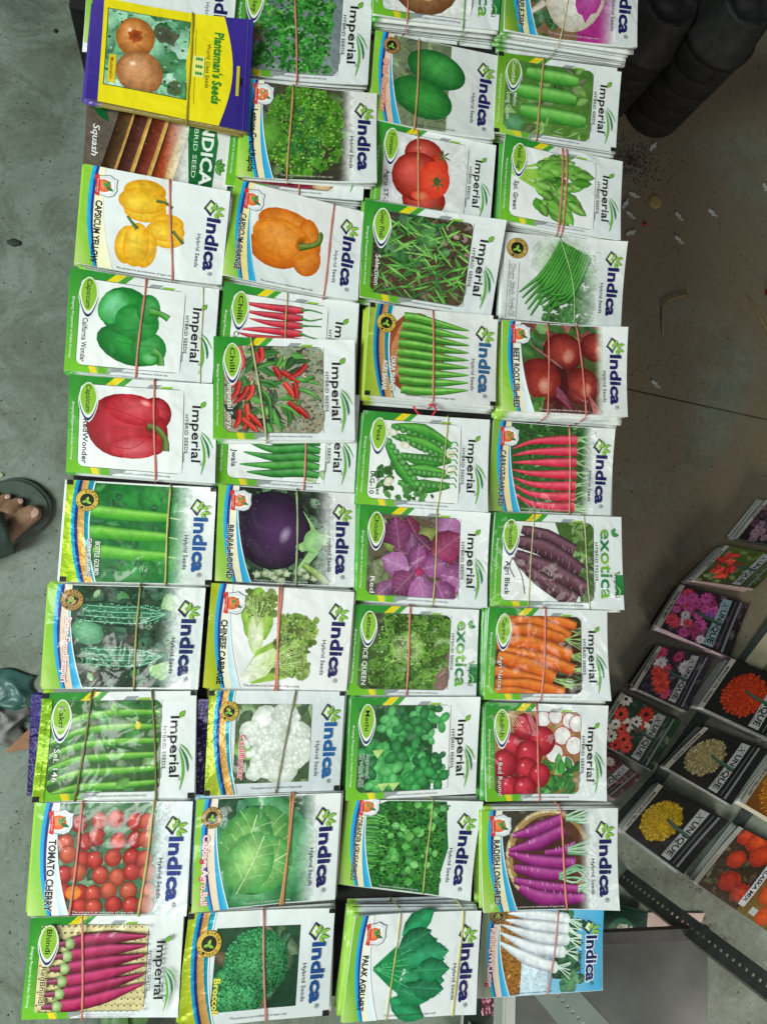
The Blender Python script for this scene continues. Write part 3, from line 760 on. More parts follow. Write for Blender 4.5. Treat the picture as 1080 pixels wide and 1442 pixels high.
def a_lettuce_gr(A):
    base(A, '#ebeae6'); A.to('picture'); A.clip = (16, 1, 166, 139); A.fade = (146, 160, '#ebeae6'); A.g = .4
    A.rect(14, 0, 168, 140, '#4c4c38', '#3a3a2c'); A.foliage(20, 0, 150, 138, 30, 22, ['#3f6a2c', '#5a7a3c', '#55503c'], .4)
    A.frill(34, 4, 150, 134, 300, 8, '#3a8a24', '#86cc3c', lambda x, y: ((x - 92) / 60) ** 2 + ((y - 68) / 66) ** 2 < 1)
    A.speck(34, 4, 150, 134, 900, 2.1, ['#4f9a2c', '#74c03a', '#9ad84e', '#3a8024', '#b4e070', '#5fae34'], lambda x, y: ((x - 92) / 60) ** 2 + ((y - 68) / 66) ** 2 < 1); A.frill(66, 34, 116, 110, 16, 6, '#2c7a30', '#6cc05a'); A.speck(60, 30, 120, 116, 200, 1.8, ['#2a7030', '#58b04a', '#86d068']); A.ell(40, 74, 18, 26, '#6aa23c', '#4a7f2c', jit=.1)
    A.fade = None; A.clip = None
    indica_left(A, '#f1d878', '#efe8c8'); A.to('lettering'); seal_shield(A, 28, 20)
    name_down(A, 'Lettuce,Grand,Rapids', 18, 42, 90, 9, bold=.012); indica_right(A, mark=False); disclaim(A, 60, 135, 76, '#c8c8b8')
def p_amaranth(A):
    A.g = .4
    A.rect(0, 0, 200, 140, '#7a1830', '#8a2038'); A.frill(15, 10, 150, 130, 90, 7, '#6a1028', '#c03a54'); A.ell(138, 124, 14, 9, '#d8b890', '#b08a60')
def a_squash(A):
    base(A, '#ecebe6', '#e6e6e2'); A.to('picture'); A.g = .3; A.clip = (0, 0, 140, 140); A.fade = (108, 140, '#e6e4de')
    A.rect(0, 0, 140, 140, '#5d5148', '#6a5c50')
    for x, c in ((44, '#4a3216'), (66, '#4f2418'), (90, '#722a18'), (114, '#b0441c')):
        A.taper([(x + 22, -6), (x + 10, 60), (x - 12, 146)], [13, 14, 13], c, '#2a140c', lit(c, .1)); A.taper([(x + 33, -6), (x + 21, 60), (x - 1, 146)], [5, 6.5, 6.5], '#e0b060', '#b8843c', '#f0d090'); A.speck(x - 10, 0, x + 34, 140, 60, 1.4, [lit(c, .15), drk(c, .3), '#8a5a30'], lambda X, Y: abs(X - (x + 14 - Y * .22)) < 10)
    A.fade = None; A.clip = None
    A.to('lettering')
    A.poly([(4, 18), (14, 22), (26, 42), (30, 62), (16, 54), (6, 40)], '#0f5a2c'); A.poly([(6, 22), (12, 26), (18, 44), (10, 42)], '#7cc83a')
    A.text('Squash', 10, 66, 46, 9, '#f1f1ee', shear=.25, bold=.012)
    A.poly([(142, 24), (172, 26), (182, 70), (178, 140), (146, 140), (140, 70)], '#1f6f38', lambda x, y: mix('#2f8a44', '#125a2c', y / 140))
    A.text('INDICA', 160, 36, 96, 16, '#eef2ec', bold=.03); A.text('HYBRID SEED', 148, 34, 90, 6, '#d8ecd8')
    for a in (-60, -20, 20, 60): A.leaf(182, 104, 14, 4, a, '#2f7a34', '#6ab048')
def a_plantsman(A):
    base(A, '#3a2a8a', '#33257c'); A.foil = 0
    A.to('border')
    A.rect(0, 0, 14, 140, '#4a3a96', '#3a2a86')
    rt = [(163 + 14 * sin(pi * t), 140 * t) for t in [i / 12 for i in range(13)]]
    A.strip([(14, p[1]) for p in rt], rt, '#efdc14', '#f2e01a')
    A.rect(19, 12, 121, 116, '#1d2a18')
    A.to('picture'); A.clip = (20, 13, 120, 115); A.g = .25
    A.rect(20, 13, 120, 115, '#9ccfae', '#86c49c')
    A.foliage(20, 13, 120, 115, 46, 34, ['#8fd0a6', '#6fb88a', '#4fa46a', '#b0dcc0', '#3f8a50'], .45)
    A.ell(92, 36, 16, 12, '#4a4a3a', '#5a5f4a', 20, jit=.2); A.ell(106, 104, 10, 9, '#4a5a3c', '#5a6f4a', jit=.2)
    A.ball(54, 46, 24, 27, '#e8842c', dark=.35); A.ell(54, 44, 9, 9, '#8a3c18', '#b8561f', jit=.2); A.ball(62, 92, 29, 29, '#e08c4a', dark=.35); A.speck(22, 14, 118, 114, 120, 2.2, ['#8fd0a6', '#4f9a6a', '#b8e0c8', '#3a7a50'], lambda x, y: (x - 58) ** 2 / 1000 + (y - 70) ** 2 / 3000 > 1); A.clip = None; A.g = 0
    A.to('lettering'); A.poly([(121, 40), (128, 20), (130, 120), (121, 100), (118, 70)], '#efdc14')
    A.rect(24, 74, 33, 112, '#e4c820'); A.text('Muskmelon', 26, 78, 30, 4.4, '#8a3a14', bold=.01)
    A.text("Plantsman's Seeds", 152, 22, 92, 11, '#1f8a32', bold=.03); A.text('World Class Seeds', 143, 38, 58, 4.6, '#5a4a1c')
    A.rect(127, 56, 141, 84, '#f4ea8a')
    for dy in (60, 70, 79):
        for q in range(3): A.poly([(130 + q * 3, dy - 3), (134 + q * 3, dy), (130 + q * 3, dy + 3)], '#2f9a3c')
    A.rect(182, 60, 186, 98, '#cfc23a'); A.rect(186.5, 74, 189, 84, '#15102c'); A.rect(193, 0, 193.8, 140, '#5a4ca0')
def a_onion(A):
    def pic(A):
        A.g = .2; A.rect(0, 0, 200, 140, '#f0f0ea'); A.ball(80, 84, 54, 48, '#b8763c'); A.ell(84, 92, 14, 20, '#f0e8d0', '#c8935a'); A.ell(110, 70, 10, 28, '#e0b888', '#b8763c', 20)
    imperial(A, 'Onion', pic, word='exotica')
def a_ash(A):
    base(A, '#e3e5e3', '#d8dbd8'); A.to('picture'); A.clip = (22, 1, 122, 139); A.g = .4
    A.rect(22, 0, 122, 140, '#6f7a5c', '#7f8a6a'); A.foliage(22, 0, 120, 138, 50, 26, ['#8a9a70', '#5a6a4c', '#a8b48c', '#4a5a3c', '#7a8f5c'], .2)
    A.clip = None; A.g = .1; A.fade = None
    A.ell(100, 44, 48, 29, '#4aa54a', '#175a26', 14, (.1, -.3), 26, rings=5); A.ell(80, 92, 50, 30, '#3f9a3e', '#1a5f26', 14, (.1, -.1), 26, rings=5)
    for k in range(4): A.line([(50, 82 + k * 6), (90, 92 + k * 7), (124, 104 + k * 4)], .4, '#3f9440')
    indica_left(A, '#e6925a', '#ecd2bc'); A.to('lettering'); seal_gold(A, 27, 19, 13.5, '#b0824e')
    name_down(A, 'Desi Cucumber', 20, 43, 82, 7.8, c='#f0b49a', outline='#c83a2c', ow=.04); indica_right(A); disclaim(A, 66, 136, 70, '#5a5a56')
def p_tom(A):
    A.g = .08; A.rect(0, 0, 200, 140, '#ececea', '#e2e2e0'); A.rect(15, 12, 40, 130, '#d2ccd2', '#e6e2e4', False)
    A.ball(80, 40, 32, 26, '#e0301f'); A.ell(104, 60, 18, 24, '#ef5a3c', '#c02a18'); A.ball(86, 112, 36, 26, '#e8341f'); A.ball(72, 76, 42, 39, '#e8301c', hl=False)
    A.ell(100, 78, 26, 30, '#f2563c', '#e23a22'); A.ell(80, 106, 16, 8, '#f4986a', '#e8402a'); A.ell(104, 80, 5, 7, '#3f6a24', '#5a4a1c')
    for x, y in ((106, 82), (112, 38), (108, 126)):
        for a in range(0, 360, 60): A.leaf(x, y, 13, 1.4, a + 20, '#3a6428')
def p_cucum(A):
    A.g = .3; A.rect(0, 0, 200, 140, '#4a7a30', '#5f8a3a'); A.foliage(15, 12, 154, 130, 40, 26, ['#5a8f38', '#3f6f2c', '#7fae50', '#6a7a48'], .3); A.ell(30, 118, 20, 16, '#6aa87a', '#4a7f44')
    A.g = .06
    for y, x0, x1 in ((30, 46, 130), (62, 30, 128), (96, 40, 146)): A.taper([(x0, y - 2), (x0 + 18, y), (x1 - 20, y + 2), (x1, y + 3)], [9, 13, 13, 8], '#57ad40', '#2c7426', '#8fd46c')
    A.foliage(60, 112, 150, 130, 14, 24, ['#8fc05a', '#6fa848'], .1)
def p_palakspl(A):
    A.g = .1
    for k in range(30):
        a = A.rnd.uniform(-34, 42); L = A.rnd.uniform(50, 96); x1, y1 = 18 + cos(radians(a)) * L, 58 + sin(radians(a)) * L
        A.line([(16, 56 + a * .12), (18 + cos(radians(a)) * L * .6, 58 + sin(radians(a)) * L * .5), (x1, y1)], 1.6, '#9cc94a')
    for k in range(64):
        a = A.rnd.uniform(-34, 44); L = A.rnd.uniform(34, 102)
        A.leaf(18 + cos(radians(a)) * L, 58 + sin(radians(a)) * L, A.rnd.uniform(22, 36), 9, a + A.rnd.uniform(-30, 30), A.rnd.choice(['#4f9a2c', '#62ae38', '#3f8426', '#78bc48', '#2f5a1e', '#8ccc58']), A.rnd.choice(['#86c054', '#5aa034', '#a4d470']))
def a_drum(A):
    base(A, '#e9eae8', '#e2e4e2'); A.to('picture'); A.clip = (24, 1, 165, 139); A.g = .3; A.fade = (120, 160, '#e6e8e6')
    A.ell(96, 40, 56, 46, '#9cba8c', '#e6e8e4'); A.frill(70, 40, 150, 138, 160, 7, '#3f8a3a', '#8cc07a', lambda x, y: x - 60 > (110 - y) * .35); A.speck(70, 20, 160, 138, 500, 1.8, ['#4f9a48', '#8cc07a', '#2f7430', '#b4d8a4'], lambda x, y: x - 60 > (110 - y) * .35)
    A.g = .1
    for k in range(13):
        A.taper([(26 + k * 5, 96 + (k % 5) * 9), (66 + k * 4, 58 + k * 3), (92 + k * 4, 6 + k * 2)], [1.2, 4, 2.6], A.rnd.choice(['#2f7f2c', '#3f9434', '#246a26']), '#154a1c', '#62b048')
    A.fade = None; A.clip = None; A.to('lettering')
    A.line([(8, 46), (6, 92), (4, 139)], .3, '#8a8f8a'); A.line([(24, 48), (23, 92), (21, 139)], .3, '#8a8f8a')
    seal_gold(A, 20, 25, 17, '#c9a050'); A.text('Drum Stick Agri-12', 9, 50, 86, 8.4, '#f2f2f0', shear=.25, bold=.01, outline='#2c2c2c', ow=.035); indica_right(A, mark=False)
def a_beet(A):
    base(A, '#ecedec', '#e6e8e8'); A.to('picture'); A.clip = (20, 1, 160, 139); A.fade = (148, 158, '#dfe4d4'); A.g = .25
    A.rect(20, 0, 160, 140, '#3f6a30', '#5a2a24'); A.foliage(20, 0, 150, 50, 30, 28, ['#3f7f30', '#2f5f28', '#6aa048', '#8a3a30'], .35)
    for x, y, r in ((96, 44, 32), (148, 34, 24), (124, 96, 30), (58, 90, 36)): A.ell(x, y, r, r * .95, '#b5473a', '#5a1414', 0, (.2, .05), 24, rings=5); A.ell(x + r * .25, y + r * .2, r * .3, r * .4, '#dc9a84', '#b04a3a', 20)
    A.ell(88, 100, 16, 34, '#421014', '#4a1818', 0, jit=.1); A.ell(58, 90, 34, 33, '#b03e30', '#6a1a16', 0, (.3, .2), 24, rings=5); A.ell(66, 98, 11, 14, '#e0a690', '#b04a3a')
    A.taper([(46, 36), (72, 54), (94, 70)], [1, 2, 1], '#9a5a5a')
    for k in range(6): A.taper([(84, 98 + k * 3), (100, 116 + k * 2), (112, 138)], [2, 2.4, 2], '#8a2444')
    for k in range(5): A.taper([(136, 110), (146 + k * 3, 138)], [1, 1.6], '#c86a6a')
    A.frill(30, 116, 60, 138, 12, 7, '#3f7a30', '#8ac060'); A.fade = None; A.clip = None
    indica_left(A, '#f5e05a', '#f4f4f2', sw='#d8ecf4', sw2='#ffffff'); A.to('lettering'); seal_shield(A, 28, 20)
    name_down(A, 'BEET ROOT SPL. RED', 22, 42, 92, 9, outline='#f3f0d8', ow=.03); indica_right(A); disclaim(A, 58, 136, 78, '#e8dcd8')
def a_carrot_red(A):
    base(A, '#e9eae9'); A.to('picture'); A.clip = (18, 1, 170, 139); A.fade = (146, 164, '#e9eae9'); A.g = .4
    A.rect(16, 0, 172, 140, '#2f5a28', '#37602c'); A.foliage(16, 0, 160, 138, 110, 12, ['#3f7a34', '#2a5524', '#1f441c', '#4f8a40', '#6a9a50'], .16); A.speck(20, 0, 160, 139, 500, 1.6, ['#3f7a34', '#2a5524', '#15300f', '#5a9448', '#78a860'])
    A.g = .12
    for k, y in enumerate((22, 40, 58, 77, 95, 112, 128)):
        A.taper([(34, 42 + k * 11), (66, y + (9 - k * 2) * .8), (110, y + 2), (139, y)], [.6, 4, 7.4, 7.6], '#e83a56', '#a81c34', '#f5667c')
        for q in range(4): A.taper([(139, y + A.rnd.uniform(-4, 4)), (152, y + A.rnd.uniform(-8, 8)), (166, y + A.rnd.uniform(-12, 12))], [1.4, 1, .6], '#9ccf84')
    A.fade = None; A.clip = None
    indica_left(A, '#efc65a', '#efe6bc', lime='#7fae3c'); A.to('lettering'); seal_shield(A, 26, 24)
    name_down(A, 'CARROT,DARK,RED', 18.5, 46, 86, 8, c='#20243c', outline='#d8dcd8', ow=.03); indica_right(A); disclaim(A, 50, 136, 78, '#c0d0b8')
def p_black(A):
    A.g = .35
    A.poly([(94, 12), (154, 12), (154, 130), (134, 130), (130, 80), (104, 40)], '#4a6a30'); A.clip = (92, 12, FX1, FY1)
    A.foliage(104, 8, 150, 128, 60, 22, ['#4f7a34', '#6a9a44', '#2f4a20', '#8ab456', '#5a5a2c'], .18); A.clip = (FX0, FY0, FX1, FY1)
    A.g = .3
    for p, w in (([(42, 24), (80, 34), (124, 54)], [6, 12, 10]), ([(38, 42), (80, 52), (134, 84)], [9, 14, 11]), ([(34, 62), (86, 84), (142, 112)], [8, 15, 13]), ([(32, 66), (70, 96), (126, 130)], [3, 11, 14])):
        A.taper(p, w, '#5a3340', '#2a141c', '#805866')
        for k in range(16):
            t = A.rnd.random(); x = p[0][0] + (p[2][0] - p[0][0]) * t; y = p[0][1] + (p[2][1] - p[0][1]) * t + A.rnd.uniform(-7, 7); A.line([(x, y), (x - 1, y + 6)], .4, '#a88a94')
    A.g = 0
    for p in ([(30, 66), (26, 80), (34, 96)], [(30, 66), (44, 92), (50, 120)], [(30, 44), (22, 50), (24, 64)]): A.line(p, .6, '#5a3a30')
def p_carrot(A):
    A.g = .12; A.rect(0, 0, 200, 140, '#4a2a18', '#3a2a1c'); A.foliage(110, 12, 154, 130, 50, 20, ['#3f6a34', '#7fae50', '#a8c878', '#2a4a24'], .1, 20)
    for p, w in (([(30, 16), (90, 14), (146, 26)], [6, 11, 7]), ([(20, 24), (80, 22), (136, 42)], [8, 12, 8]), ([(18, 36), (70, 34), (126, 46)], [8, 12, 8]), ([(15, 54), (70, 54), (138, 72)], [10, 14, 10]), ([(30, 66), (80, 76), (142, 94)], [8, 12, 9]), ([(18, 74), (60, 86), (110, 108)], [9, 14, 12]), ([(14, 96), (50, 104), (90, 112)], [8, 11, 9]), ([(16, 116), (70, 118), (126, 130)], [8, 12, 9]), ([(14, 128), (50, 128), (90, 136)], [8, 9, 8])):
        A.taper(p, w, '#e0661a', '#983a0a', '#f0883a')
    for x, y in ((110, 108), (138, 72), (126, 46), (142, 94)):
        for q in range(7): A.line([(x, y + A.rnd.uniform(-3, 3)), (x + 30, y + A.rnd.uniform(-14, 18))], .6, '#a9c97c')
def p_radish(A):
    A.g = .12; A.rect(0, 0, 200, 140, '#a8824a', '#8a6a3a'); A.ell(40, 110, 50, 40, '#5a4a2c', '#8a6a3a')
    for x, y, r in ((92, 22, 13), (112, 18, 12), (136, 24, 13), (148, 28, 14), (124, 46, 15), (144, 60, 15), (112, 72, 15), (130, 90, 17)):
        A.ell(x, y, r, r * .95, '#b5304a', n=18, rings=2); A.ell(x, y, r * .9, r * .86, '#f4f2ee', '#e8e0dc', n=18, rings=2)
    A.foliage(92, 92, 150, 130, 46, 20, ['#3f9a34', '#2f7f2a', '#5cb848', '#206a22'], .3)
    for x, y, r in ((64, 34, 20), (90, 54, 22), (42, 62, 19), (70, 74, 22), (30, 88, 21), (66, 96, 19), (88, 104, 18), (38, 122, 19), (64, 124, 20)): A.ball(x, y, r, r, '#d81f34', light=.12)
    for k in range(4): A.line([(46 + k * 4, 34), (36 + k * 3, 20), (30, 14)], .4, '#e8c8a8')
def p_peas(A):
    A.g = .08
    for p in ([(44, 20), (94, 24), (140, 44)], [(46, 34), (94, 44), (134, 60)], [(60, 62), (100, 70), (140, 66)], [(60, 84), (100, 84), (140, 88)], [(60, 104), (100, 108), (140, 104)]):
        A.taper(p, [3, 11, 4], '#3f9a34', '#1c5f20', '#6cbc50')
        for k in range(9):
            t = k / 8; x = p[0][0] + (p[2][0] - p[0][0]) * (.1 + .8 * t); y = p[0][1] * (1 - t) + p[2][1] * t + 2; A.ball(x, y, 5, 5, '#4aa83c', hl=False)
    A.taper([(38, 46), (66, 84), (104, 124)], [3, 12, 4], '#46a23a', '#1c5f20', '#74c258')
    for k in range(10): A.ball(42 + k * 6, 44 + k * 7.6, 5.4, 5.4, '#4fb042', hl=False)
    A.frill(30, 68, 60, 124, 22, 6, '#3f8f34', '#8cc878'); A.frill(60, 112, 120, 128, 16, 6, '#3f8f34', '#7cc068')
    for x, y in ((46, 28), (66, 48), (46, 104), (140, 54), (140, 82)):
        for q in range(3): A.ell(x + A.rnd.uniform(-3, 3), y + A.rnd.uniform(-3, 3), 6, 5, '#f7f3e4', '#d8d2b8', jit=.15)
    for k in range(8): A.line([(136, 40 + k * 9), (146, 38 + k * 9), (150, 44 + k * 9)], .8, '#3f8a34')
def p_choulai(A):
    A.g = .4; A.rect(0, 0, 200, 140, '#6a5a48', '#54503a'); A.foliage(15, 12, 154, 130, 60, 22, ['#5f6a3c', '#7a7a4a', '#4a4030', '#8a9a54', '#6a5a4c'], .4); A.ell(54, 54, 18, 16, '#9aae50', '#6a7a3c', jit=.2); A.ell(104, 38, 14, 10, '#a8b060', '#707a44', jit=.2)
    A.g = .12
    cs = ['#8f3f7a', '#a0508c', '#7a2f5c', '#a85f98', '#942c58', '#b06ca4', '#86305f']
    for k in range(16): A.vleaf(A.rnd.uniform(50, 140), A.rnd.uniform(30, 110), A.rnd.uniform(26, 40), 12, A.rnd.uniform(0, 360), drk(A.rnd.choice(cs), .25))
    for x, y, L, wd, an in ((128, 44, 44, 22, -70), (112, 70, 58, 25, -38), (62, 62, 50, 22, -100), (126, 96, 48, 24, 10), (118, 104, 50, 23, 62), (78, 92, 46, 20, 200), (84, 96, 42, 22, 132), (92, 98, 56, 23, 74), (96, 90, 40, 18, -18), (88, 92, 42, 16, -85)):
        A.vleaf(x, y, L, wd, an, A.rnd.choice(cs))
    A.ell(92, 94, 7, 7, '#c83a70', '#942c58', jit=.25)
def p_ice(A):
    A.g = .4; A.rect(0, 0, 200, 140, '#3f5a26', '#4a5a30'); A.foliage(15, 12, 154, 130, 40, 24, ['#2f4a20', '#4f7a30', '#3a3a24'], .4); A.poly([(154, 70), (154, 130), (110, 130), (134, 96)], '#8a6a60')
    A.frill(34, 14, 150, 126, 150, 9, '#4f8a2c', '#9ccc58', lambda x, y: x - 34 + (y - 70) * .2 > 4 and x < 152 - max(0, y - 80) * .6)
    A.ell(88, 66, 28, 27, '#cfe69a', '#6aa23a', 0, (0, -.3), 24, .06, 5); A.frill(66, 46, 108, 86, 26, 6, '#86b84a', '#d4eaa0'); A.frill(52, 88, 130, 126, 46, 8, '#4f8f30', '#a0d060'); A.speck(30, 14, 148, 126, 520, 2.0, ['#3f7a26', '#7fb848', '#b0d878', '#2a5a1c', '#5a962f'], lambda x, y: x < 150 - max(0, y - 80) * .6 and (x - 88) ** 2 + (y - 66) ** 2 > 600); A.speck(64, 44, 110, 90, 120, 1.8, ['#d8eca8', '#a8d068', '#86b84a', '#eaf4c8'])
def p_methi(A):
    A.g = .2; A.rect(0, 0, 128, 140, '#24502c', '#2a5a30'); A.foliage(15, 12, 120, 130, 40, 24, ['#1f4a28', '#2f6a38', '#184020'], .4)
    for k in range(60):
        x = A.rnd.uniform(20, 140); y = A.rnd.uniform(14, 128); r = A.rnd.uniform(6, 10.5); a0 = A.rnd.uniform(0, 360); c = A.rnd.choice(G3)
        for q in range(3): A.ell(x + cos(radians(a0 + q * 120)) * r, y + sin(radians(a0 + q * 120)) * r, r, r * .72, lit(c, .12), drk(c, .22), a0 + q * 120, (-.3, 0), 14)
    for x, y in ((44, 78), (54, 124), (70, 124)): A.poly([(x - 8, y - 5), (x + 10, y - 6), (x, y + 6)], '#b4d27c')
def a_coriander(A):
    base(A, '#e8eaea'); A.to('picture'); A.clip = (20, 1, 160, 139); A.g = .3
    A.poly([(20, 18), (60, 0), (146, 0), (152, 40), (158, 70), (150, 110), (152, 139), (50, 139), (20, 110)], '#256a2c')
    for k in range(50): y = A.rnd.uniform(18, 110); A.line([(18, y), (44, y + A.rnd.uniform(-6, 6)), (78, y + A.rnd.uniform(-24, 24))], .6, A.rnd.choice(['#5cae44', '#7fc868', '#3f8f38']))
    A.frill(50, 4, 148, 136, 110, 7, '#256f2a', '#62bc4a'); A.speck(48, 2, 150, 137, 600, 2.2, ['#1c5f22', '#3f9a38', '#62bc50', '#123f18', '#2f8030']); A.foliage(60, 6, 140, 132, 40, 12, ['#4fae44', '#6cc458', '#3a9038'], .5)
    A.clip = None
    indica_left(A, '#f1d88a', '#efe9cc'); A.to('lettering'); seal_shield(A, 30, 11)
    name_down(A, 'CORIANDER,AGRI KHUSHBOO', 20, 27, 104, 8, bold=.008, outline='#ece6cc', ow=.02); indica_right(A); disclaim(A, 60, 136, 60, '#d8dcd8')
def a_palak(A):
    base(A, '#eaecec', '#e4e7e8'); A.to('picture'); A.g = .18
    for k in range(12): a = -38 + k * 7; A.line([(38, 72), (70, 72 + a * .7)], 2.2, '#1f8a50')
    for x, y, L, w, an in ((76, 30, 60, 17, -35), (70, 56, 66, 18, -18), (80, 70, 66, 20, -6), (70, 96, 66, 19, 12), (66, 112, 62, 17, 28), (78, 40, 58, 18, 4), (74, 124, 50, 14, 18), (88, 88, 60, 20, 4), (84, 108, 54, 18, -4)):
        A.leaf(x, y, L, w, an, A.rnd.choice(['#147a48', '#1a8a52', '#0f6a3e']), '#2fa066')
    for x, y, an in ((74, 64, -12), (80, 84, 8), (72, 48, -26), (76, 100, 18), (96, 56, -4), (96, 98, 6), (100, 76, 0)): A.vleaf(x, y, A.rnd.uniform(46, 58), 17, an, A.rnd.choice(['#147a48', '#1a8a52', '#0f6a3e', '#1d8f58']), '#3fa872')
    A.poly([(38, 72), (72, 46), (84, 70), (74, 104)], '#1b8448')
    for k in range(6): A.line([(40, 72), (66, 60 + k * 5), (92, 48 + k * 10)], .6, '#57b878')
    indica_left(A, '#f3ec9a', '#f2f2ee', sw='#dcecf2', sw2='#f2f6f8', lime='#7fb83a', lime2='#bcd87a'); A.to('lettering'); seal_shield(A, 34, 26)
    name_down(A, 'PALAK AGRI,HRT', 24, 54, 72, 8.6); indica_right(A); disclaim(A, 60, 136, 78)
def a_radish_long(A):
    base(A, '#e9ebeb'); A.to('picture'); A.clip = (18, 1, 168, 139); A.fade = (142, 158, '#e6e9e8'); A.g = .3
    A.rect(16, 0, 168, 140, '#3f3a2c', '#332c22')
    A.ell(96, 66, 62, 66, '#c8a874', '#a07c48', 0, n=40)
    for k in range(40): a = radians(90 + k * 5 + A.rnd.uniform(-1, 1)); A.leaf(96 + cos(a) * 58, 66 + sin(a) * 62, 10, 2.4, math.degrees(a) + 70, A.rnd.choice(['#d8bc8a', '#b08c58', '#e2cca0']))
    A.ell(98, 66, 54, 58, '#4a2a20', '#5a3a24', n=36)
    A.g = .1
    for p, w in (([(44, 36), (80, 28), (118, 14)], [3, 11, 9]), ([(38, 56), (80, 46), (120, 28)], [2, 11, 9]), ([(38, 60), (80, 72), (136, 76)], [3, 10, 9]), ([(46, 80), (80, 88), (118, 92)], [5, 10, 8]), ([(90, 60), (120, 58), (136, 48)], [4, 7, 5]), ([(46, 98), (90, 108), (144, 112)], [5, 9, 6]), ([(54, 108), (90, 124), (150, 124)], [6, 12, 6])):
        A.taper(p, w, '#9a2a7e', '#4c0c3c', '#bc54a0')
        for k in range(5):
            t = A.rnd.random(); A.line([(p[0][0] + (p[2][0] - p[0][0]) * t, p[0][1] + (p[2][1] - p[0][1]) * t - 3), (p[0][0] + (p[2][0] - p[0][0]) * t + 1, p[0][1] + (p[2][1] - p[0][1]) * t + 2)], .4, '#e6a8d4')
    for x, y in ((122, 14), (124, 58), (112, 94), (140, 112)):
        for q in range(9): A.taper([(x, y + A.rnd.uniform(-4, 4)), (x + 26, y + A.rnd.uniform(-16, 10)), (x + 46, y + A.rnd.uniform(-22, 12))], [1.8, 1.5, .8], A.rnd.choice(['#8fc89a', '#b4dcb4', '#5fa870']))
    A.fade = None; A.clip = None
    indica_left(A, '#f2e27a', '#e8ecd8'); A.to('lettering'); seal_shield(A, 26, 22)
    name_down(A, 'RADISH,LONG RED', 21, 42, 88, 8.6, outline='#eceada', ow=.03); indica_right(A); disclaim(A, 44, 136, 76, '#d8d0c8')
def a_radish_white(A):
    base(A, '#b8dcec', '#4fb0d8'); A.to('border'); A.rect(60, 0, 200, 140, '#9ccfe4', '#45a6d2', False)
    A.to('picture'); A.clip = (10, 1, 172, 139); A.g = .45; A.fade = (66, 84, '#d4e6f0')
    A.rect(10, 0, 84, 140, '#a8702c', '#9a6426'); A.foliage(12, 0, 70, 138, 90, 10, ['#b8803a', '#8a5a24', '#c89850', '#6a4418'], .2); A.speck(10, 0, 78, 139, 420, 1.5, ['#c08a44', '#7a4c1c', '#d8a860', '#543212', '#98641f']); A.fade = None
    A.rect(66, 60, 110, 139, '#dfeaf2', '#c8e0ee'); A.g = .1
    A.foliage(124, 10, 158, 138, 70, 16, ['#2f6f40', '#1f5530', '#4f8f5a', '#174426'], .5)
    for p in ([(40, 4), (90, 10), (138, 16)], [(34, 14), (90, 26), (138, 32)], [(30, 22), (90, 44), (138, 50)], [(26, 34), (84, 62), (132, 70)], [(24, 48), (74, 78), (120, 96)]):
        A.taper(p, [.6, 11, 10.5], '#e6ebf0', '#9aa4ae', '#f6f8fa'); A.ell(p[2][0], p[2][1], 6, 10, '#f2f6f6', '#c8d4d0')
        for q in range(6): A.line([(p[2][0] + 4, p[2][1] + A.rnd.uniform(-4, 4)), (p[2][0] + 26, p[2][1] + A.rnd.uniform(-10, 22))], .7, '#d8eadc')
    A.clip = None
    indica_left(A, '#e8c08a', '#e6dccc', lime='#8a9a7a', lime2='#d8dccc'); A.to('lettering'); seal_gold(A, 24, 8, 14, '#8a6a3c')
    name_down(A, 'Radish,IWR,Long', 18, 28, 94, 8.6, c='#f1dcd8', outline='#b8303c', ow=.05); indica_right(A, glow='#e6f2f8'); disclaim(A, 58, 137, 60, '#4a5a5a')
def a_purple(A):
    base(A, '#2c2260', '#261c54'); A.to('border'); A.foil = 1; A.rect(0, 0, 12, 140, '#322668', '#241c50'); A.rect(186, 0, 200, 140, '#2c2260', '#241c4c'); A.foil = 0; A.rect(14, 2, 184, 138, '#e8d61e')
def a_turnip(A):
    base(A, '#e9e9e9', '#e4e4e4'); A.to('picture'); A.clip = (20, 0, 168, 139); A.fade = (142, 164, '#e6e4e6'); A.g = .2
    A.rect(16, 0, 168, 140, '#6a4a30', '#8a6a4a'); A.rect(110, 0, 168, 140, '#9a3a80', '#b8308a'); A.foliage(40, 90, 70, 138, 12, 22, ['#3f7a3c', '#2f5f30'], .4)
    A.ell(104, 66, 46, 62, '#f3f0ea', '#c9bca8', 10, (-.1, 0), 28, rings=5); A.ell(126, 60, 20, 48, '#d070b8', '#b0308a', 10, jit=.12); A.taper([(58, 90), (40, 106), (24, 112)], [7, 4, 1], '#e0d2bc')
    A.fade = None; A.clip = None
    indica_left(A, '#e6dc4a', '#f0ecc8', lime='#5a9a34', lime2='#b8c84a'); A.to('lettering'); seal_shield(A, 28, 24)
    name_down(A, 'TURNIP PURPLE TOP', 24, 44, 86, 8, outline='#e8ecd8', ow=.03); indica_right(A); disclaim(A, 66, 134, 76, '#e0d0dc')
def lime_foil(A):
    A.to('border'); A.foil = 1; A.rect(0, 8, 13, 140, '#86b828', '#a8d434'); A.foil = 0
    A.to('lettering'); A.text('Bringing Prosperity in Indian Farming', 6, 38, 84, 3.2, '#3a5a1a', shear=.3)
def p_kind(f): return lambda A: f(A)
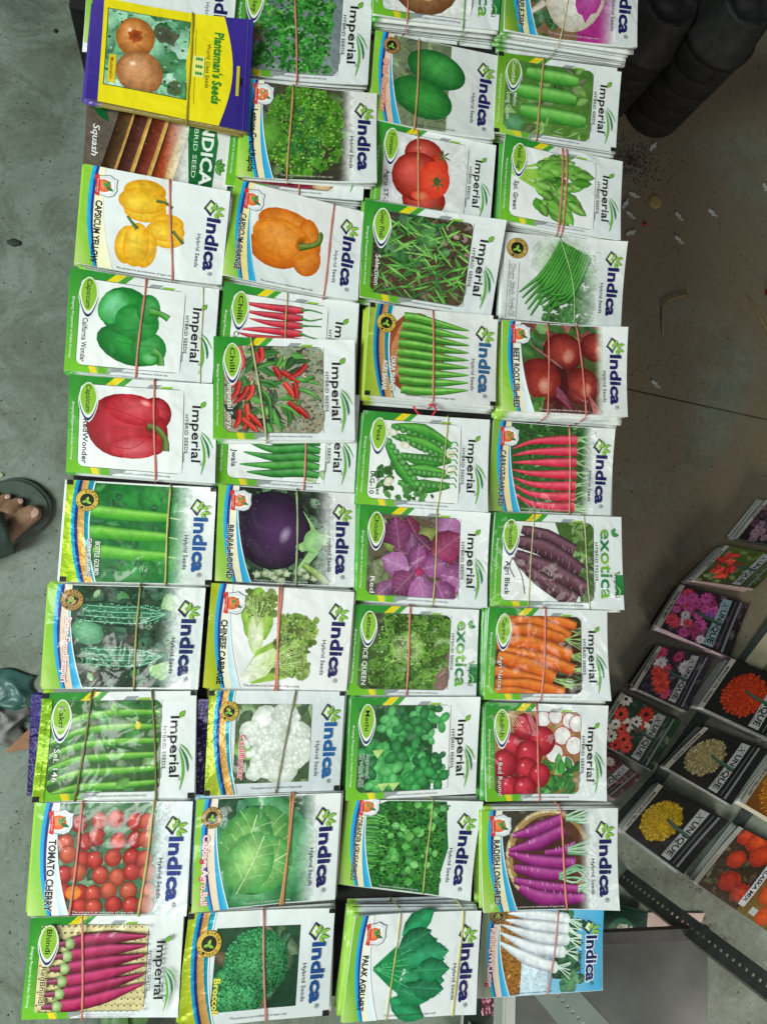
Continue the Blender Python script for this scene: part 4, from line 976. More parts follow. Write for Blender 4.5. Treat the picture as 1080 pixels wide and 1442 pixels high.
ARTS = dict(
    caps_yellow=a_caps_yellow, caps_orange=a_caps_orange, white_hidden=a_white_hidden, bottle=a_bottle, brinjal=a_brinjal, chinese=a_chinese, bitter=a_bitter,
    cauli=a_cauli, cabbage=a_cabbage, tom_cherry=a_tom_cherry, broccoli=a_broccoli, lettuce_gr=a_lettuce_gr, squash=a_squash, plantsman=a_plantsman, onion=a_onion, ash=a_ash,
    drum=a_drum, beet=a_beet, carrot_red=a_carrot_red, coriander=a_coriander, palak=a_palak, radish_long=a_radish_long, radish_white=a_radish_white, purple=a_purple, turnip=a_turnip,
    okra=None,
    caps_green=lambda A: imperial(A, 'Capsicum', p_caps_green, 'California Wonder', vl=60),
    caps_red=lambda A: imperial(A, 'Capsicum', p_caps_red, 'RedWonder', vl=64, vy=62),
    chilli_red=lambda A: imperial(A, 'Chilli', p_chilli_red, 'Cayenne Red', vl=50),
    surya=lambda A: imperial(A, 'Chilli', p_surya, 'Imperial Surya', vl=60, vc='#f4f4ee'),
    jwala=lambda A: imperial(A, 'Chilli', p_jwala, 'Jwala', vl=26, vy=88),
    kakri=lambda A: (imperial(A, 'Kakri', p_kakri, 'Sel. 146', vl=42, vy=74, vc='#eef4ea', vo='#2a3a22'), lime_foil(A), corner_tags(A)),
    bhindi=lambda A: imperial(A, 'Bhindi', p_bhindi, 'RedBhindi', vl=52, vo='#e8dcb0'),
    parsley=lambda A: imperial(A, 'Parsley', p_parsley, 'Moss Curled', vl=50, vc='#eef4ea'),
    amaranth=lambda A: imperial(A, 'Choulai', p_amaranth, 'Red', vl=20, vc='#f4eaea'),
    tomato=lambda A: imperial(A, 'Tomato', p_tom, 'Agro ST-3', vl=52, vy=72),
    cucumber=lambda A: (imperial(A, 'Cucumber', p_cucum, 'Long Green', vl=46, vy=68, vc='#dcebd0', pale=True, var2=('Malini', 68, 22)), corner_tags(A)),
    palak_spl=lambda A: imperial(A, 'Palak Sag', p_palakspl, 'Spl. Green', vl=48, vy=72),
    gwar=lambda A: imperial(A, 'Gwar Phali', p_gwar, 'Selection', vl=44, vy=76, vc='#f2f2ea'),
    peas=lambda A: imperial(A, 'Peas', p_peas, 'IAG-10', vl=34, vy=90, var2=('Improved', 90, 34)),
    choulai=lambda A: imperial(A, 'Choulai', p_choulai, 'Red', vl=24, vy=104, vc='#f2eae6'),
    black=lambda A: imperial(A, 'Broccoli', p_black, 'Agri Black', vl=50, vy=72, word='exotica'),
    carrot=lambda A: imperial(A, 'Carrot', p_carrot, 'Agri Nantes', vl=52, vy=74, vc='#f4e6da', vo='#5a2a14'),
    radish=lambda A: imperial(A, 'Radish', p_radish, 'Red Round', vl=46, vy=86, vc='#f6ecea', vo='#5a1a1c'),
    ice=lambda A: imperial(A, 'Lettuce', p_ice, 'ICE QUEEN', vl=56, vy=68, vc='#f4f6ee', word='exotica'),
    methi=lambda A: imperial(A, 'Methi', p_methi, 'Kasturi-55', vl=44, vy=78, vc='#15301c', vo='#cfe6cc', var2=('Improved', 78, 32)),
)
def p_gwar(A):
    A.g = .4; A.rect(0, 0, 200, 140, '#3f3a28', '#5a4434'); A.foliage(100, 12, 154, 60, 20, 10, ['#8a6a58', '#b08a78', '#6a5040'], .5); A.foliage(15, 90, 154, 130, 24, 10, ['#6a4a38', '#8a6a54', '#4a3428'], .5)
    A.foliage(15, 8, 120, 70, 26, 28, ['#2f6f2c', '#3f8a3a', '#1f4f22'], .35); A.g = .15
    A.speck(15, 12, 154, 130, 260, 2.2, ['#5a4434', '#7a5f4c', '#2f2a1c', '#a08470', '#2f5a28'])
    for k in range(150): A.leaf(A.rnd.uniform(12, 140), A.rnd.uniform(16, 122), A.rnd.uniform(16, 40), A.rnd.uniform(1.0, 2.2), A.rnd.choice([-40, 20, 35, 50, 160, -20]) + A.rnd.uniform(-25, 25), A.rnd.choice(['#4f9a34', '#6ab844', '#8cc85a', '#2f7a2a', '#3f8a30']))
def a_okra(A):
    base(A, '#e6e6e2', '#dcdcda'); A.to('picture'); A.clip = (22, 3, 165, 137); A.g = .3
    A.ell(72, 68, 46, 62, '#b5623a', '#8a3f20', jit=.05, n=30); A.ell(76, 70, 40, 56, '#a85a34', '#c8845a', jit=.05, n=30); A.g = .1
    for i in range(9):
        y = 14 + i * 14
        A.taper([(54 - 8 * sin(i / 8 * pi), y), (76, y + 1), (116, y + (4 - i) * 1.2 + 3), (156, y + (4 - i) * 2.4 + 3)], [6.4, 7.2, 6, .8], A.rnd.choice(['#4f9a30', '#5aa838', '#458f2c']), '#1c5016', '#86c858'); A.line([(58, y + 2.4), (90, y + 3.4), (130, y + (4 - i) * 1.7 + 4)], .5, '#2f7422'); A.line([(58, y - 2), (90, y - 1), (130, y + (4 - i) * 1.7 + 2)], .4, '#a4dc78')
    A.clip = None
    indica_left(A, foil=True, lime='#9ccb3a', lime2='#cfd84a', gold='#dc9a3c'); A.to('lettering'); seal_gold(A, 27, 27, 15)
    A.text('OKRA BHINDI', 37, 77, 52, 7.4, '#f2ece2', bold=.02, outline='#5a2a1c', ow=.03); A.text('AGRI BAHAR', 25, 84, 46, 7.4, '#f2ece2', bold=.02, outline='#5a2a1c', ow=.03)
    corner_tags(A); indica_right(A, '#2f5f8a'); disclaim(A, 60, 136, 76, '#4a3a34')
ARTS['okra'] = a_okra

# flower packets on the floor: black film, name strip at the left edge, big white brand block
def flower(A, name, pic, bgc='#141512', sub='SAKATA SEEDS', block='#969c9c', strip='#98998f', fg='#17181a'):
    A.to('border'); A.rect(0, 0, 200, 140, bgc, drk(bgc, .2))
    A.to('picture'); A.clip = (14, 0, 200, 140); pic(A); A.clip = None; A.g = 0
    A.to('border'); A.z += 2; A.rect(0, 0, 13, 140, strip); A.rect(124, 6, 150, 134, block)
    A.to('lettering'); A.text(name, 3.2, 22, min(104, 6.4 * len(name)), 7, fg, bold=.03)
    A.text('X', 128, 12, 22, 18, fg, shear=.4, bold=-.01); A.text('UN', 132, 36, 28, 15, fg, bold=.03); A.text('IQUE', 132, 74, 52, 15, fg, bold=.03); A.text('HYBRID SEEDS', 125.5, 82, 46, 4, '#2a2b2c')
    A.taper([(74, 62), (104, 68), (150, 72)], [3, 4.2, 4.2], '#2f4a3c', '#22382e', '#3f5f4e')
    A.rect(160, 6, 163, 134, '#50565a'); A.rect(172, 4, 178, 136, '#6a7276')
def marigold(c, c2, cx=66, cy=72, R=46):
    def f(A):
        A.g = .3; A.ell(cx, cy, R, R * 1.1, c, drk(c, .35), jit=.06, n=34)
        for k in range(240):
            a = A.rnd.uniform(0, 2 * pi); rr = sqrt(A.rnd.random()) * R; A.ell(cx + cos(a) * rr, cy + sin(a) * rr * 1.1, 4.6, 3, mix(c, c2, A.rnd.random()), drk(c, .3), math.degrees(a), (.3, 0), 9, .2, 2)
    return f
def flowers_many(cols, n=16, R=16, bgs=('#1f3a22', '#2f4a2c', '#15241a'), eye='#1c1712'):
    def f(A):
        A.g = .35; A.rect(0, 0, 200, 140, bgs[0], bgs[2]); A.foliage(14, 0, 200, 140, 40, 24, list(bgs), .35); A.g = .2
        for k in range(n):
            x = 24 + (k * 37) % 96 + A.rnd.uniform(-8, 8); y = 14 + (k * 53) % 120 + A.rnd.uniform(-8, 8); c = A.rnd.choice(cols); r = R * A.rnd.uniform(.7, 1.2)
            for q in range(9): a = q * 40; A.ell(x + cos(radians(a)) * r * .55, y + sin(radians(a)) * r * .55, r * .5, r * .28, lit(c, .1), drk(c, .3), a, n=8, rings=1)
            if eye: A.ell(x, y, r * .24, r * .24, eye)
    return f
def poppies(A):
    A.g = .3; A.rect(0, 0, 200, 140, '#2a2418', '#3a2a18'); A.foliage(14, 0, 200, 140, 40, 20, ['#3a4a24', '#2a2a1a', '#55401f'], .3); A.g = .15
    for x, y, r in ((30, 14, 16), (56, 12, 20), (80, 30, 22), (44, 60, 18), (62, 100, 20), (96, 110, 18), (110, 20, 20), (150, 30, 22), (140, 110, 20), (170, 80, 22)): A.ell(x, y, r, r * 1.15, A.rnd.choice(['#c03c16', '#b02c10', '#d0521a']), '#9a2410', A.rnd.uniform(0, 90), (-.2, -.3), 18, .06)
def gladiolus(A):
    A.g = .3; A.rect(0, 0, 200, 140, '#4a5a28', '#3a3f22'); A.foliage(14, 0, 200, 140, 40, 26, ['#4f6a2c', '#3a4a24', '#6a7f3c'], .3); A.g = .15
    for k in range(16): A.leaf(60 + A.rnd.uniform(-26, 30), 70 + A.rnd.uniform(-40, 40), A.rnd.uniform(26, 44), 9, A.rnd.uniform(0, 360), A.rnd.choice(['#d02a1c', '#b01c14', '#e8442c']))
    A.leaf(34, 20, 24, 8, 100, '#c02a24')
def a_alaska(A):
    A.to('border'); A.rect(0, 0, 200, 140, '#2a2418'); A.to('picture'); A.clip = (12, 0, 200, 140); poppies(A); A.speck(12, 0, 200, 140, 200, 2.2, ['#3a4a24', '#55401f', '#1c1a12', '#6a4a24']); poppies_top(A)
    A.rect(112, 60, 200, 140, '#7a4a18', '#6a5a1c'); A.ell(150, 84, 20, 22, '#e0601c', '#a83a10', jit=.06); A.ell(170, 120, 18, 20, '#d85018', '#a83a10', jit=.06); A.clip = None; A.g = 0
    A.to('border'); A.rect(0, 0, 11, 140, '#8f8f88'); A.rect(106, 6, 121, 128, '#c4ccd0'); A.rect(136, 118, 152, 132, '#b0b8b0')
    A.to('lettering'); A.text('ALASKA MIX', 109.5, 44, 74, 8.6, '#1c2024', bold=.035); A.text('NASTURTIUM', 4, 70, 40, 3.6, '#3a3a36')
def poppies_top(A):
    A.g = .15
    for x, y, r in ((30, 14, 16), (58, 12, 19), (82, 32, 21), (44, 60, 17), (60, 104, 19), (94, 112, 16)): A.ell(x, y, r, r * 1.15, A.rnd.choice(['#c03c16', '#b02c10', '#d0521a']), '#8a2410', A.rnd.uniform(0, 90), (-.2, -.3), 18, .06)
ARTS.update(
    f_yellow=lambda A: flower(A, 'MARIGOLD GOL. YELLOW', marigold('#b09010', '#d8b82c')),
    f_white=lambda A: flower(A, 'MARIGOLD WHITE', marigold('#8f8658', '#c4bc90')),
    f_orange=lambda A: flower(A, 'MARIGOLD GOL. ORANGE', marigold('#b0300f', '#d8521c', 78, 72, 50)),
    f_french=lambda A: flower(A, 'M FRENCH YELLOW', marigold('#b06c12', '#d89c2c', 80, 70, 60), '#7a4a1a'),
    f_alaska=a_alaska,
    f_daisy=lambda A: flower(A, 'MESEMBRYANTHEMUM', flowers_many(['#d8d4c4', '#c8281e', '#d83a2a', '#e8e4d8'], 14, 20)),
    f_cosmos=lambda A: flower(A, 'COSMOS MIX', flowers_many(['#d8d2d4', '#c83a6a', '#d83a2c', '#a82a58'], 9, 24, ('#2a2030', '#352a3c', '#1a1820'), None)),
    f_sweet=lambda A: flower(A, 'SWEET PEAS MIX', flowers_many(['#b83a86', '#c84a9a', '#8a4aa0', '#d83a54', '#cfc6d0', '#9a2a5c'], 26, 16, ('#2a1c24', '#3a2432', '#1c1a1c'), None), block='#7f969e'),
    f_red=lambda A: flower(A, 'SALVIA RED', gladiolus),
    f_dark=lambda A: flower(A, 'STATICE', flowers_many(['#6a4a5c', '#8a6a7a', '#4a2a3c'], 12, 16, ('#2a1c22', '#35242c', '#1c1618'), None)),
    f_maroon=lambda A: flower(A, 'HOLLYHOCK', flowers_many(['#6a2a34', '#8a4a50', '#c8b8b4'], 12, 18, ('#4a2428', '#5a2c30', '#2c1a1c'), None)),
)
# ------------------------------------------------------------------ the setting
TZ = 0.50          # top of the black table
def floor_material():
    mt, nt, b = newmat('worn_concrete')
    L = nt.links.new
    g = node(nt, 'ShaderNodeNewGeometry')
    def noise(scale, detail=6, rough=.6, dist=0.0):
        n = node(nt, 'ShaderNodeTexNoise'); n.inputs['Scale'].default_value = scale; n.inputs['Detail'].default_value = detail
        n.inputs['Roughness'].default_value = rough; n.inputs['Distortion'].default_value = dist
        L(g.outputs['Position'], n.inputs['Vector']); return n
    def ramp(src, stops):
        r = node(nt, 'ShaderNodeValToRGB'); e = r.color_ramp.elements
        while len(e) < len(stops): e.new(0.5)
        for i, (p, c) in enumerate(stops): e[i].position = p; e[i].color = (*hx(c), 1)
        L(src, r.inputs['Fac']); return r
    n1 = noise(2.6, 9, .68, .7); r1 = ramp(n1.outputs['Fac'], [(.28, '#64705f'), (.45, '#78867a'), (.58, '#87948a'), (.76, '#a2aa9c')])
    n2 = noise(10, 9, .75, .8); r2 = ramp(n2.outputs['Fac'], [(.33, '#6e5f4a'), (.47, '#cfc8ba'), (.56, '#ffffff')])
    m1 = node(nt, 'ShaderNodeMix', data_type='RGBA', blend_type='MULTIPLY'); m1.inputs['Factor'].default_value = .58
    L(r1.outputs['Color'], m1.inputs['A']); L(r2.outputs['Color'], m1.inputs['B'])
    # brown soil stains with the floor's shade painted in, stronger towards +X and +Y
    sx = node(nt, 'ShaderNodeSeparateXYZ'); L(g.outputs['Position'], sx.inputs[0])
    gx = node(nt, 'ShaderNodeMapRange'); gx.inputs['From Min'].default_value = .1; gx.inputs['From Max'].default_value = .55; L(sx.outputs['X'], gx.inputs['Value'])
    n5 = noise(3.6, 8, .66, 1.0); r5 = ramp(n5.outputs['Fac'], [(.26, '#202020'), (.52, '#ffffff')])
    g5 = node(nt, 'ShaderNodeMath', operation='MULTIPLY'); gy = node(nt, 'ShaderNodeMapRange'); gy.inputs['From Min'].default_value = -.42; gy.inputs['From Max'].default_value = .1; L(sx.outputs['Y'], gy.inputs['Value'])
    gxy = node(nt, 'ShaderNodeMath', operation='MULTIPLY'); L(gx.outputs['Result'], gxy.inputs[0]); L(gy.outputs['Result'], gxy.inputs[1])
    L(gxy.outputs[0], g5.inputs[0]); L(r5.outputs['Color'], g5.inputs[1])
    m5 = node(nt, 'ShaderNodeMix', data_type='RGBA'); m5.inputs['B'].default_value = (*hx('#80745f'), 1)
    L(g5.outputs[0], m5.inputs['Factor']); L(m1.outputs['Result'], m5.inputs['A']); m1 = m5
    n3 = noise(130, 8, .8); r3 = ramp(n3.outputs['Fac'], [(.3, '#5f5a4e'), (.46, '#e8e4da'), (.6, '#ffffff')])
    m2 = node(nt, 'ShaderNodeMix', data_type='RGBA', blend_type='MULTIPLY'); m2.inputs['Factor'].default_value = .4
    L(m1.outputs['Result'], m2.inputs['A']); L(r3.outputs['Color'], m2.inputs['B'])
    v = node(nt, 'ShaderNodeTexVoronoi', feature='DISTANCE_TO_EDGE'); v.inputs['Scale'].default_value = 3.2
    nd = noise(7, 5, .6); va = node(nt, 'ShaderNodeVectorMath', operation='MULTIPLY_ADD')
    va.inputs[1].default_value = (.25, .25, .25); L(nd.outputs['Color'], va.inputs[0]); L(g.outputs['Position'], va.inputs[2]); L(va.outputs[0], v.inputs['Vector'])
    lt = node(nt, 'ShaderNodeMath', operation='LESS_THAN'); lt.inputs[1].default_value = .0022; L(v.outputs['Distance'], lt.inputs[0])
    n4 = noise(1.6, 3); gt = node(nt, 'ShaderNodeMath', operation='GREATER_THAN'); gt.inputs[1].default_value = .56; L(n4.outputs['Fac'], gt.inputs[0])
    mm = node(nt, 'ShaderNodeMath', operation='MULTIPLY'); L(lt.outputs[0], mm.inputs[0]); L(gt.outputs[0], mm.inputs[1])
    m3 = node(nt, 'ShaderNodeMix', data_type='RGBA'); m3.inputs['B'].default_value = (*hx('#4a4436'), 1)
    L(mm.outputs[0], m3.inputs['Factor']); L(m2.outputs['Result'], m3.inputs['A'])
    L(m3.outputs['Result'], b.inputs['Base Color'])
    rr = node(nt, 'ShaderNodeMapRange'); rr.inputs['To Min'].default_value = .42; rr.inputs['To Max'].default_value = .8
    L(n2.outputs['Fac'], rr.inputs['Value']); L(rr.outputs['Result'], b.inputs['Roughness'])
    bp = node(nt, 'ShaderNodeBump'); bp.inputs['Strength'].default_value = .25; bp.inputs['Distance'].default_value = .003
    L(n3.outputs['Fac'], bp.inputs['Height']); L(bp.outputs['Normal'], b.inputs['Normal'])
    return mt
def build_floor():
    p = at(885, 548); q = at(1080, 591)
    d = (q - p); d.z = 0; d.normalize(); n = Vector((-d.y, d.x, 0))
    R, gw, gd = 7.0, .0022, .006
    V = []; F = []
    for y, z in ((-R, 0), (-gw, 0), (-gw * .6, -gd), (gw * .6, -gd), (gw, 0), (R, 0)):
        for x, k in ((-R, 0), (-.3, 0), (-.25, 1), (R, 1)): V.append(Vector((p.x, p.y, 0)) + d * x + n * y + Vector((0, 0, z * k)))
    for i in range(5):
        for k in range(3): F.append((4 * i + k, 4 * i + k + 1, 4 * i + k + 5, 4 * i + k + 4))
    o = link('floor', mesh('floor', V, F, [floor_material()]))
    tag(o, 'grey worn concrete floor with a groove between two slabs', None, kind='structure')
build_floor()

M_BLACK = simple('black_paint', '#0d0c0c', .85, noise=.3, scale=40, bump=.1)
M_CHAR = simple('charcoal_steel', '#3a3a37', .45, .3, noise=.3, scale=50, bump=.08)
M_GREY = simple('grey_enamel_steel', '#4c4f4a', .36, .15, noise=.35, scale=14, bump=.04)
M_PALEG = simple('pale_grey_enamel_steel', '#b4bab2', .4, .1, noise=.15, scale=25, bump=.05)
M_BLACK.node_tree.nodes['Principled BSDF'].inputs['Specular IOR Level'].default_value = .12
M_POT = simple('black_pot_plastic', '#0a0a09', .6, noise=.3, scale=60, bump=.05)

M_POT.node_tree.nodes['Principled BSDF'].inputs['Specular IOR Level'].default_value = .25
def box(V, F, c0, c1):
    (x0, y0, z0), (x1, y1, z1) = c0, c1
    b = len(V)
    V += [Vector(p) for p in ((x0, y0, z0), (x1, y0, z0), (x1, y1, z0), (x0, y1, z0), (x0, y0, z1), (x1, y0, z1), (x1, y1, z1), (x0, y1, z1))]
    F += [tuple(b + i for i in f) for f in ((3, 2, 1, 0), (4, 5, 6, 7), (0, 1, 5, 4), (1, 2, 6, 5), (2, 3, 7, 6), (3, 0, 4, 7))]
def bevel_obj(o, wdt=.002, seg=2):
    md = o.modifiers.new('bevel', 'BEVEL'); md.width = wdt; md.segments = seg; md.limit_method = 'ANGLE'

def build_table():
    c = [at(150, -170, TZ), at(862, -170, TZ), at(838, 1386, TZ), at(62, 1424, TZ)]
    o0 = (c[0] + c[2]) / 2; o0.z = 0
    root = link('display_table', None, loc=o0); tag(root, 'low black display table under the rows of vegetable seed packets', 'table')
    V = [p - o0 for p in c] + [p - o0 - Vector((0, 0, .022)) for p in c]
    F = [(3, 2, 1, 0), (4, 5, 6, 7), (0, 1, 5, 4), (1, 2, 6, 5), (2, 3, 7, 6), (3, 0, 4, 7)]
    t = link('table_top', mesh('table_top', V, F, [M_BLACK]), root); bevel_obj(t)
    for p, dx, dy in ((c[1], -.03, -.03), (c[2], -.03, .03), (c[3], .03, .03)):
        V = []; F = []; q = p - o0
        box(V, F, (q.x + dx - .02, q.y + dy - .02, 0), (q.x + dx + .02, q.y + dy + .02, TZ - .0225))
        link('leg', mesh('leg', V, F, [M_BLACK]), root)
    # the leg whose outer side shows beyond the packets
    q = at(97, 3, TZ) - o0; V = []; F = []
    box(V, F, (q.x, q.y - .004, 0), (q.x + .045, q.y + .07, TZ - .001))
    l = link('leg', mesh('leg', V, F, [M_BLACK]), root); bevel_obj(l)
build_table()

# ------------------------------------------------------------------ packet bundles
def art_mesh(name, q, mp, unit, mats):
    me = bpy.data.meshes.new(name)
    me.from_pydata([mp(x, y, .00003 + z * unit + j * 2.6e-5) for x, y, z, j in q['V']], [], q['F'])
    a = me.attributes.new('Col', 'FLOAT_COLOR', 'POINT')
    a.data.foreach_set('color', [k for c in q['C'] for k in (c[0], c[1], c[2], 1.0)])
    g = me.attributes.new('grain', 'FLOAT', 'POINT'); g.data.foreach_set('value', q['G'])
    for mt in mats: me.materials.append(mt)
    me.polygons.foreach_set('material_index', q['M'])
    me.polygons.foreach_set('use_smooth', [True] * len(me.polygons))
    me.update()
    return me
BAND = {}
def band_mat(c):
    if c not in BAND: BAND[c] = simple('rubber_' + c[1:], c, .5, noise=.15, scale=200)
    return BAND[c]

def bundle(key, label, quad, n, bands=(), zT=0.0, zB=0.0, t=2.6, floor=False, side='#e9ebea', edge='#dfe3df', curl=None, group='bundles of vegetable seed packets on the table', fan=(0, 0), bulge=2.3, rot=0.0, name='seed_packet_bundle'):
    rnd = random.Random(key)
    Z = (0.003 if floor else TZ + .0005)
    t *= .001; zT *= .001; zB *= .001
    bz = [Z + zT, Z + zT, Z + zB, Z + zB]
    W3 = [at(p[0], p[1], bz[i] + n * t) for i, p in enumerate(quad)]
    org = Vector((sum(p.x for p in W3) / 4, sum(p.y for p in W3) / 4, min(bz)))
    Q = [Vector((p.x - org.x, p.y - org.y, bz[i] - org.z)) for i, p in enumerate(W3)]
    def PB(u, v):
        return (Q[0] * (1 - u) + Q[1] * u) * (1 - v) + (Q[3] * (1 - u) + Q[2] * u) * v
    root = link(name, None, loc=org)
    tag(root, label, 'seed packets', group)
    e, lens = .0004, .0009
    ctop = (n - 1) * t + t / 2
    bA = bulge * .001; cu, cv = rnd.uniform(.42, .58), rnd.uniform(.42, .58)
    ph = [rnd.uniform(0, 6.28) for _ in range(4)]
    cl = dict(curl or {})
    for kk in rnd.sample(['lt', 'rt', 'lb', 'rb'], 2): cl.setdefault(kk, rnd.uniform(1.0, 3.6))
    pin = [((bd[0][0] - quad[0][0]) / (quad[1][0] - quad[0][0]), (bd[0][1] - quad[3][0]) / (quad[2][0] - quad[3][0])) for bd in bands]
    def HT(u, v):
        h = bA * (1 - (2 * u - 1) ** 2) * (1 - (2 * v - 1) ** 2)
        h += .00013 * sin(8 * u + ph[0]) * sin(6 * v + ph[1]) + .0001 * sin(11 * u + 5 * v + ph[2])
        for p0, p1 in pin:
            g = (u - p0 - (p1 - p0) * v) / .075
            if abs(g) < 3: h -= .0006 * math.exp(-g * g) * (.35 + .65 * (2 * v - 1) ** 2)
        for k, amp in cl.items():
            uu = u if 'r' in k else 1 - u; vv = v if 'b' in k else 1 - v
            f = max(0, uu * .8 + vv * .8 - .95) if len(k) == 2 else max(0, (uu if k in 'lr' else vv) - .55)
            h += amp * .001 * f * f * 5
        return ctop + e + h
    # lower packets of the stack
    us = (0, .045, .1, .5, .9, .96, 1); vs = (0, .05, .15, .5, .85, .95, 1)
    V = []; F = []; C = []
    nu, nv = len(us), len(vs)
    for sg in (1, -1):
        for v in vs:
            for u in us:
                p = PB(u, v); p.z += t / 2 + sg * (e + lens * (1 - (2 * u - 1) ** 4) * (1 - (2 * v - 1) ** 4))
                V.append(p)
                C.append(hx(side) if u < .08 and sg > 0 else hx(edge))
    for s0 in (0, nu * nv):
        for j in range(nv - 1):
            for i in range(nu - 1):
                a = s0 + j * nu + i; f = (a, a + nu, a + nu + 1, a + 1)
                F.append(f if s0 == 0 else f[::-1])
    ring = [i for i in range(nu)] + [j * nu + nu - 1 for j in range(1, nv)] + [(nv - 1) * nu + i for i in range(nu - 2, -1, -1)] + [j * nu for j in range(nv - 2, 0, -1)]
    for k in range(len(ring)):
        a, b = ring[k], ring[(k + 1) % len(ring)]
        F.append((a, b, b + nu * nv, a + nu * nv))
    if n > 1:
        lm = mesh('packet', V, F, [M_PRINT if not floor else M_DULL], True)
        a = lm.attributes.new('Col', 'FLOAT_COLOR', 'POINT'); a.data.foreach_set('color', [k for c in C for k in (*c, 1.0)])
        for k in range(n - 1):
            o = link('packet', lm, root)
            f = (n - 1 - k) / max(1, n - 1)
            o.location = (rnd.uniform(-.0024, .0024) + fan[0] * .001 * f, rnd.uniform(-.0024, .0024) + fan[1] * .001 * f, k * t)
            o.rotation_euler = (0, 0, rnd.uniform(-.024, .024))
    # top packet body
    NU, NV = 24, 18
    V = []; F = []; C = []
    for j in range(NV + 1):
        for i in range(NU + 1):
            u, v = i / NU, j / NV; p = PB(u, v); p.z += HT(u, v); V.append(p); C.append(hx(edge))
    nt_ = len(V)
    for j in range(NV + 1):
        for i in range(NU + 1):
            u, v = i / NU, j / NV; p = PB(u, v); p.z += min(HT(u, v) - 2 * e, ctop - e - lens * .9 * (1 - (2 * u - 1) ** 4) * (1 - (2 * v - 1) ** 4) + max(0, HT(u, v) - ctop - e - bA * 1.1)); V.append(p); C.append(hx(edge))
    w1 = NU + 1
    for s0 in (0, nt_):
        for j in range(NV):
            for i in range(NU):
                a = s0 + j * w1 + i; f = (a, a + w1, a + w1 + 1, a + 1); F.append(f if s0 == 0 else f[::-1])
    ring = [i for i in range(w1)] + [j * w1 + NU for j in range(1, NV + 1)] + [NV * w1 + i for i in range(NU - 1, -1, -1)] + [j * w1 for j in range(NV - 1, 0, -1)]
    for k in range(len(ring)):
        a, b = ring[k], ring[(k + 1) % len(ring)]; F.append((a, b, b + nt_, a + nt_))
    tm = mesh('packet', V, F, [M_PRINT if not floor else M_DULL], True)
    a = tm.attributes.new('Col', 'FLOAT_COLOR', 'POINT'); a.data.foreach_set('color', [k for c in C for k in (*c, 1.0)])
    top = link('packet', tm, root)
    # print
    A = Art(key); zj = 0
    ARTS[key](A)
    unit = min(2.5e-6, 3e-4 / A.z)
    def mp(x, y, dz):
        u, v = x / 200, y / 140
        p = PB(u, v); p.z += HT(u, v) + dz; return p
    mats = [M_DULL if floor else M_PRINT, M_FOIL]
    for nm, q in A.L.items():
        if q['V']: link({'border': 'printed_border', 'picture': 'printed_picture', 'lettering': 'printed_lettering'}[nm], art_mesh(nm, q, mp, unit, mats), top)
    # rubber bands
    for bd in bands:
        (xt, xb), colr = bd[0], bd[1]; r = (bd[2] if len(bd) > 2 else .95) * .001; bow = bd[3] if len(bd) > 3 else 0
        ut = (xt - quad[0][0]) / (quad[1][0] - quad[0][0]); ub = (xb - quad[3][0]) / (quad[2][0] - quad[3][0])
        pts = []
        zl = A.z * unit + A.j * 2.6e-5 + .0001
        for k in range(13):
            v = k / 12; u = ut + (ub - ut) * v + bow * sin(pi * v) + .004 * sin(5 * v + ph[3])
            p = PB(u, v); p.z += HT(u, v) + zl + r * .35; pts.append(p)
        lo = -.2 * r
        for v, ks in ((1.018, (.9, .5, .1)), (-.018, (.1, .5, .9))):
            for k in ks:
                p = PB(ub if v > 1 else ut, v); p += Vector((fan[0], fan[1], 0)) * .001 * (1 - k) * (1 if (v > 1) == (fan[1] < 0) else 0)
                p.z += ctop * k; pts.append(p)
        V = []; F = []; tube(V, F, pts, [r * (1 + .22 * sin(q * 1.7 + ph[1])) for q in range(len(pts))], 6, True, .55)
        link('rubber_band', mesh('rubber_band', V, F, [band_mat(colr)], True), root)
    return root

PK, TN, YG, CR, OL, RD = '#dd8270', '#cf9a62', '#c2bd68', '#d8cf9a', '#6f6c30', '#d63a4a'
GR, LM = '#4aa036', '#9ccb45'
B = bundle
# left-hand column
B('white_hidden', 'white seed packets half hidden under the yellow and purple muskmelon packets', [(128, -92), (337, -58), (326, 78), (118, 58)], 7)
B('squash', 'brown squash seed packets with sliced orange squash, tucked under yellow and purple packets', [(126, 108), (331, 136), (319, 274), (117, 246)], 5, side='#6a5c50')
B('plantsman', 'yellow and purple packets with two brown muskmelons and green lettering', [(132, -2), (357, 33), (349, 185), (121, 138)], 3, [((270, 262), '#b5a524')], zT=21, zB=21, side='#4a3a96', edge='#8a7a3c', curl={'rt': 3}, fan=(-1.5, -1.5))
B('caps_yellow', 'white seed packets picturing three yellow bell peppers', [(119, 230), (325, 269), (312, 404), (107, 373)], 5, [((238, 241), PK)], zT=13.5, zB=0, side=LM)
B('caps_green', 'white and green seed packets picturing two green bell peppers', [(101, 379), (309, 407), (299, 540), (90, 521)], 6, [((204, 190), PK), ((285, 282), CR, .5)], side=GR)
B('caps_red', 'white and green seed packets picturing one red bell pepper', [(99, 529), (306, 541), (303, 682), (93, 664)], 6, [((216, 217), PK)], side=GR)
B('bottle', 'shiny foil seed packets picturing three long pale green gourds', [(95, 675), (305, 688), (298, 824), (84, 819)], 5, [((239, 231), YG)], side='#e8ece8', fan=(-1.5, 0))
B('bitter', 'white and green seed packets picturing dark warty bitter gourds', [(70, 822), (290, 828), (279, 971), (60, 969)], 7, [((196, 186), '#a09a58')], side=LM, fan=(-3, 0), edge='#e6ebe8')
B('purple', 'dark purple foil packets sticking out under packets of long green snake cucumbers', [(45, 978), (294, 984), (286, 1118), (38, 1121)], 2, side='#3a2c80', edge='#4a3f80')
